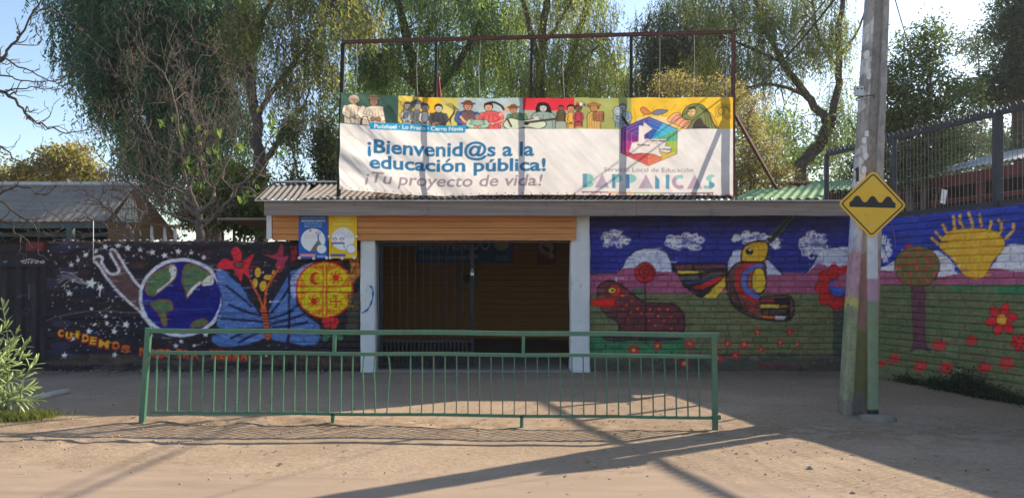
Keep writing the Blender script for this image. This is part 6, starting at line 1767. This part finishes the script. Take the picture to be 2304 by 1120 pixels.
# bare walnut behind the star wall -----------------------------------------------------------
def bare(name, label, Y, limbs, seed, m, gen, base_px, rtip=.004, side=(.30, .8), leaves_at=None, dens=4.3, rs=1.0):
    t = thing(name, label, 'tree', (PX(base_px, Y), Y, 0))
    q = np.random.default_rng(seed); mb = MB()
    def grow(s, r, level):
        mb.tube(s, list(r), 7 if level == 0 else 5, level == 0)
        if level >= gen: return
        Ltot = np.linalg.norm(np.diff(s, axis=0), axis=1).sum()
        n = int(Ltot*dens)
        for k in range(n):
            i = int(q.uniform(.22, .98)*(len(s)-1)); d = unit(s[min(i+1, len(s)-1)]-s[max(i-1, 0)])
            side_d = unit(np.cross(d, q.normal(size=3)))
            dr = unit(d*q.uniform(.25, .9)+side_d*q.uniform(.5, 1.0)+np.array([0, 0, .25]))
            ln = q.uniform(*side)*(.62**level)
            e = s[i]+dr*ln; mid = (s[i]+e)/2+side_d*ln*q.uniform(-.12, .12)+np.array([0, 0, -.06*ln])
            e = e+np.array([0, 0, q.uniform(0, .22)*ln])
            ss = spl(np.array([s[i], (s[i]+mid)/2+q.normal(size=3)*ln*.10, mid+q.normal(size=3)*ln*.07, (mid+e)/2+q.normal(size=3)*ln*.08, e]), 3, False); r0 = min(r[i]*.62, .016*(.55**level)+.003)
            grow(ss, np.linspace(r0, rtip, len(ss)), level+1)
    for path in limbs:
        pts = np.array([[*P(p[0], p[1], Y+(p[3] if len(p) > 3 else 0))] for p in path]); s = spl(pts, 5, False)
        s = s+q.normal(size=s.shape)*.018
        r = np.interp(np.linspace(0, 1, len(s)), np.linspace(0, 1, len(path)), [p[2]*rs for p in path])
        grow(s, r, 0)
    mb.build('trunk', M[m], t, True)
    if leaves_at:
        V = []; f = []; C = []; k = 0
        for x, y, n in leaves_at:
            for j in range(n):
                a = np.array([*P(x+q.normal()*9, y+q.normal()*8, Y+q.normal()*.15)])
                ax = unit(np.array([q.normal()*.5, q.normal()*.5, -1.0])); sd = unit(np.cross(ax, np.array([q.normal()*.5, 1, 0]))); l = q.uniform(.12, .24); w = l*.20
                nrm = np.cross(ax, sd)
                pts = [a, a+ax*l*.3+sd*w-nrm*.01, a+ax*l*.65+sd*w*.85-nrm*.015, a+ax*l, a+ax*l*.65-sd*w*.85-nrm*.015, a+ax*l*.3-sd*w-nrm*.01, a+ax*l*.3+nrm*.008, a+ax*l*.65+nrm*.008]
                V += pts; f += [(k, k+1, k+6), (k+1, k+2, k+7, k+6), (k+2, k+3, k+7), (k+3, k+4, k+7), (k+4, k+5, k+6, k+7), (k+5, k, k+6)]; k += 8
                c = np.array([.15, .24, .05])*q.uniform(.7, 1.3); C += [c]*8
        link('crown', mesh('crown', np.array(V), f, M['leaf'], True, np.array(C)), t)
    return t
Yw = 15.3
bare('walnut_tree', 'bare grey walnut tree with a few green leaves behind the star wall', Yw,
     [[(452, GY0(Yw), .17), (452, 560, .16), (448, 505, .14), (444, 470, .11)],
      [(446, 490, .09), (415, 460, .07), (370, 445, .055), (310, 425, .04), (262, 392, .028), (222, 350, .018), (190, 318, .010)],
      [(446, 475, .08), (425, 420, .06), (408, 350, .045), (398, 270, .032), (378, 180, .022), (340, 140, .014), (308, 106, .008)],
      [(448, 480, .085), (480, 450, .065), (478, 425, .05), (462, 404, .035), (450, 350, .028), (470, 280, .02), (500, 200, .014), (560, 130, .008)],
      [(452, 500, .08), (490, 480, .06), (530, 430, .045), (570, 380, .032), (610, 310, .02), (640, 270, .010)],
      [(444, 470, .06), (400, 430, .045), (340, 400, .03), (290, 370, .018), (250, 330, .010)],
      [(425, 420, .045), (450, 330, .032), (430, 240, .022), (440, 160, .014), (470, 100, .008)],
      [(478, 430, .045), (520, 350, .032), (540, 270, .02), (590, 200, .010)],
      [(408, 350, .03), (350, 320, .022), (320, 260, .014), (330, 200, .008)],
      [(446, 500, .05), (400, 490, .035), (350, 470, .022), (280, 470, .012), (240, 480, .007)]],
     31, 'greybark', 3, 452, rtip=.0035, side=(.40, 1.05), dens=4.3, rs=.56, leaves_at=[(375, 262, 5), (408, 296, 7), (492, 282, 4), (455, 290, 4), (485, 325, 5), (430, 372, 6), (440, 350, 4), (535, 320, 6), (600, 255, 6), (610, 280, 4), (450, 400, 4), (570, 420, 5), (545, 440, 5), (620, 330, 4)])
Ym = 12.9
bare('bare_tree', 'dark bare tree reaching in over the sheet-metal gate', Ym,
     [[(-330, GY0(Ym), .14), (-320, 480, .12), (-290, 300, .10), (-200, 210, .07), (-100, 190, .05), (0, 200, .03), (50, 245, .02), (95, 282, .014), (160, 298, .009), (212, 288, .005)],
      [(-290, 300, .06), (-160, 240, .045), (-20, 160, .03), (20, 110, .022), (60, 55, .016), (98, -10, .010)],
      [(-200, 210, .04), (-80, 150, .028), (0, 132, .016), (70, 163, .011), (130, 188, .008), (180, 218, .006), (250, 262, .004)],
      [(-100, 190, .03), (0, 172, .014), (60, 183, .010), (120, 186, .008), (158, 162, .004)],
      [(-100, 190, .03), (0, 203, .014), (60, 196, .010), (120, 203, .007), (166, 180, .004)],
      [(60, 55, .010), (100, 20, .008), (160, 46, .006), (210, 96, .005), (300, 150, .003)],
      [(-320, 470, .06), (-150, 420, .04), (-20, 440, .02), (40, 420, .014), (100, 440, .010), (130, 410, .006)],
      [(-320, 500, .06), (-150, 500, .035), (0, 495, .018), (45, 530, .014), (75, 560, .008)],
      [(-20, 440, .02), (60, 500, .014), (110, 530, .010), (150, 520, .006)],
      [(-290, 320, .05), (-100, 320, .03), (0, 330, .014), (50, 372, .009), (110, 385, .005)]],
     32, 'bark', 2, -330, side=(.15, .55), dens=3.0)
Yn = 14.6
bare('dry_shrub', 'tangle of dry twigs rising over the top of the star wall', Yn,
     [[(300, GY0(Yn), .05), (300, 545, .035), (270, 500, .025), (225, 455, .016), (180, 430, .009), (140, 432, .005)],
      [(300, 545, .03), (260, 520, .02), (200, 490, .014), (150, 500, .009), (100, 470, .005)],
      [(300, 540, .03), (320, 490, .02), (290, 440, .014), (240, 420, .008)],
      [(270, 520, .02), (210, 530, .014), (140, 540, .009), (80, 520, .006), (20, 540, .004)],
      [(225, 455, .014), (240, 430, .010), (262, 425, .006)]],
     33, 'greybark', 2, 300, side=(.15, .55), dens=4.5)

# oleander at the street's left edge -------------------------------------------------------------
t = thing('oleander_bush', 'sunlit oleander bush with long narrow leaves at the street edge', 'bush', (PX(-20, 8.9), 8.9, 0))
q = np.random.default_rng(77)
leafm = mat('oleander_leaf', (.29, .38, .13), rough=.45, var=.25, scale=8, bump=0, trans=.3, spec=.5)
budm = mat('oleander_bud', (.45, .30, .05), rough=.6, var=.2, bump=0)
mb = MB()
def leafv(l=.15, w=.0145):
    return ([(0, 0, 0), (w*.7, l*.25, -.002), (w, l*.55, -.006), (w*.55, l*.85, -.014), (0, l, -.024), (-w*.55, l*.85, -.014), (-w, l*.55, -.006), (-w*.7, l*.25, -.002), (0, l*.28, .004), (0, l*.6, .001), (0, l*.86, -.010)],
            [(0, 1, 8), (1, 2, 9, 8), (2, 3, 10, 9), (3, 4, 10), (4, 5, 10), (5, 6, 9, 10), (6, 7, 8, 9), (7, 0, 8)])
mb.add(*leafv()); leaf_me = mb.me('leaf', leafm, True)
stems = MB(); nleaf = 0
tips = [(38, 748), (65, 770), (82, 815), (60, 800), (20, 790), (70, 870), (45, 840), (15, 850), (-5, 770), (5, 682), (30, 900), (60, 905), (-25, 830), (10, 735), (85, 900), (-5, 910), (25, 770), (50, 790), (5, 820), (40, 880)]
for i, (px, py) in enumerate(tips):
    Yt = 8.9+q.normal()*.18
    tip = np.array([*P(px, py, Yt)]); root = np.array([PX(-25, 8.9)+q.normal()*.10, 8.9+q.normal()*.1, 0])
    midp = root*.5+tip*.5+np.array([-.05*np.sign(tip[0]-root[0]), 0, .12])
    s = spl(np.array([root, midp, tip]), 8, False); stems.tube(s, list(np.linspace(.011, .004, len(s))), 6)
    n = 14
    for j in range(n):
        u = 1-(j/n)**1.1*.62; k = min(int(u*(len(s)-1)), len(s)-1); p = Vector(s[k]); d = Vector(unit(s[k]-s[max(k-1, 0)]))
        if nleaf >= 298: break
        ang = j*2.2+q.normal()*.3; up = d.cross(Vector((0, 0, 1))); up = up.normalized() if up.length > .01 else Vector((1, 0, 0)); v2 = up.cross(d)
        out = (up*math.cos(ang)+v2*math.sin(ang)); ax = (d*(.95-.5*j/n)+out*(.45+.55*j/n)).normalized()
        z = (out*-1+d*.6); z = (z-ax*z.dot(ax)).normalized(); x = ax.cross(z)
        sc = q.uniform(.75, 1.25)*(.75 if j < 3 else 1)
        m4 = Matrix(((x.x*sc, ax.x*sc, z.x*sc, p.x), (x.y*sc, ax.y*sc, z.y*sc, p.y), (x.z*sc, ax.z*sc, z.z*sc, p.z), (0, 0, 0, 1)))
        link('leaf', leaf_me, t, mtx=m4); nleaf += 1
stems.build('stems', mat('oleander_stem', (.16, .20, .09), var=.2, bump=0), t, True)
for px, py in ((40, 742), (68, 765), (58, 772)):
    mb = MB()
    for k in range(7): v, f = blob_verts(.008, 500+k); mb.add(v+np.array([*P(px+q.normal()*3, py+q.normal()*3, 8.85)]), f.tolist())
    mb.build('flower_bud', budm, t, True)

# grass tuft and weeds ---------------------------------------------------------------------------
def blades(n, fx, fy, h, w, pal, seed, lean=.5):
    q = np.random.default_rng(seed); x = fx(q, n); y = fy(q, n); z = gz(x, y)
    a = q.uniform(0, 6.283, n); hh = h*q.uniform(.5, 1.3, n); ln = lean*q.uniform(.2, 1.2, n)*hh
    b = np.stack([x, y, z-.005], 1); d = np.stack([np.cos(a), np.sin(a), np.zeros(n)], 1); s = np.stack([-np.sin(a), np.cos(a), np.zeros(n)], 1)*(w*q.uniform(.6, 1.3, n))[:, None]
    m_ = b+d*(ln*.35)[:, None]+np.array([0, 0, 1])*(hh*.6)[:, None]; tp = b+d*ln[:, None]+np.array([0, 0, 1])*hh[:, None]
    V = np.stack([b-s, b+s, m_+s*.8, m_-s*.8, tp], 1).reshape(-1, 3)
    k = np.arange(n)*5
    f = [tuple(r) for r in np.stack([k, k+1, k+2, k+3], 1).tolist()]+[tuple(r) for r in np.stack([k+3, k+2, k+4], 1).tolist()]
    pal = np.array(pal); c = pal[q.choice(len(pal), n)]*q.uniform(.7, 1.3, (n, 1))
    return V, f, np.repeat(c, 5, 0)
V, f, c = blades(2600, lambda q, n: np.where(q.random(n) < .7, PX(25, 8.9)+q.normal(size=n)*.22, PX(85, 8.95)+q.normal(size=n)*.12), lambda q, n: 8.85+q.normal(size=n)*.11, .09, .0035, [(.16, .19, .04), (.22, .22, .05), (.12, .17, .04)], 81, .9)
o = link('grass_tuft', mesh('grass_tuft', V, f, M['leaf'], False, c)); tag(o, 'low yellowish-green grass growing around the oleander', 'grass', kind='stuff')
q = np.random.default_rng(82); n = 4200
cc_ = np.array([uY(12.3), uY(11.75), uY(11.3), uY(11.05), uY(10.75), uY(10.3), uY(9.7)]); ki = q.choice(7, n, p=[.08, .14, .26, .24, .16, .07, .05])
uu = cc_[ki]+q.normal(size=n)*np.array([.16, .14, .20, .16, .18, .22, .2])[ki]; ww = np.abs(q.normal(size=n))*.09+.02
hh = np.abs(q.normal(size=n))*np.array([.04, .06, .13, .09, .07, .03, .03])[ki]+.008
pb = np.stack([RO[0]+RD[0]*uu+RD[1]*ww, RO[1]+RD[1]*uu-RD[0]*ww, np.zeros(n)], 1); pb[:, 2] = gz(pb[:, 0], pb[:, 1])+hh
ax = unit(q.normal(size=(n, 3))+np.array([0, 0, .5])); sd = unit(np.cross(ax, q.normal(size=(n, 3))))
V, f = leaves(pb, ax, sd, .05*q.uniform(.5, 1.4, n), .014*q.uniform(.6, 1.3, n)); c = palette(q, n, [(.03, .06, .03), (.045, .08, .035), (.06, .085, .045)])
o = link('weeds', mesh('weeds', V, f, M['leaf'], False, np.repeat(c, 4, 0))); tag(o, 'dark green weeds growing along the foot of the sun mural wall', 'weeds', kind='stuff')

# ------------------------------------------------------------------ the air
hm = bpy.data.materials.new('air'); hm.use_nodes = True
hn_ = hm.node_tree.nodes; hn_.clear()
vo = hn_.new('ShaderNodeVolumePrincipled'); vo.inputs['Color'].default_value = (.92, .95, 1.0, 1); vo.inputs['Density'].default_value = .0005; vo.inputs['Anisotropy'].default_value = .35
ho = hn_.new('ShaderNodeOutputMaterial'); hm.node_tree.links.new(vo.outputs[0], ho.inputs['Volume'])
mb = MB(); mb.box((-710, -310, -1.2), (710, 1520, 16.5)); o = mb.build('haze', hm); o['kind'] = 'stuff'; o['label'] = 'thin bright haze in the air around the trees'; o['category'] = 'haze'
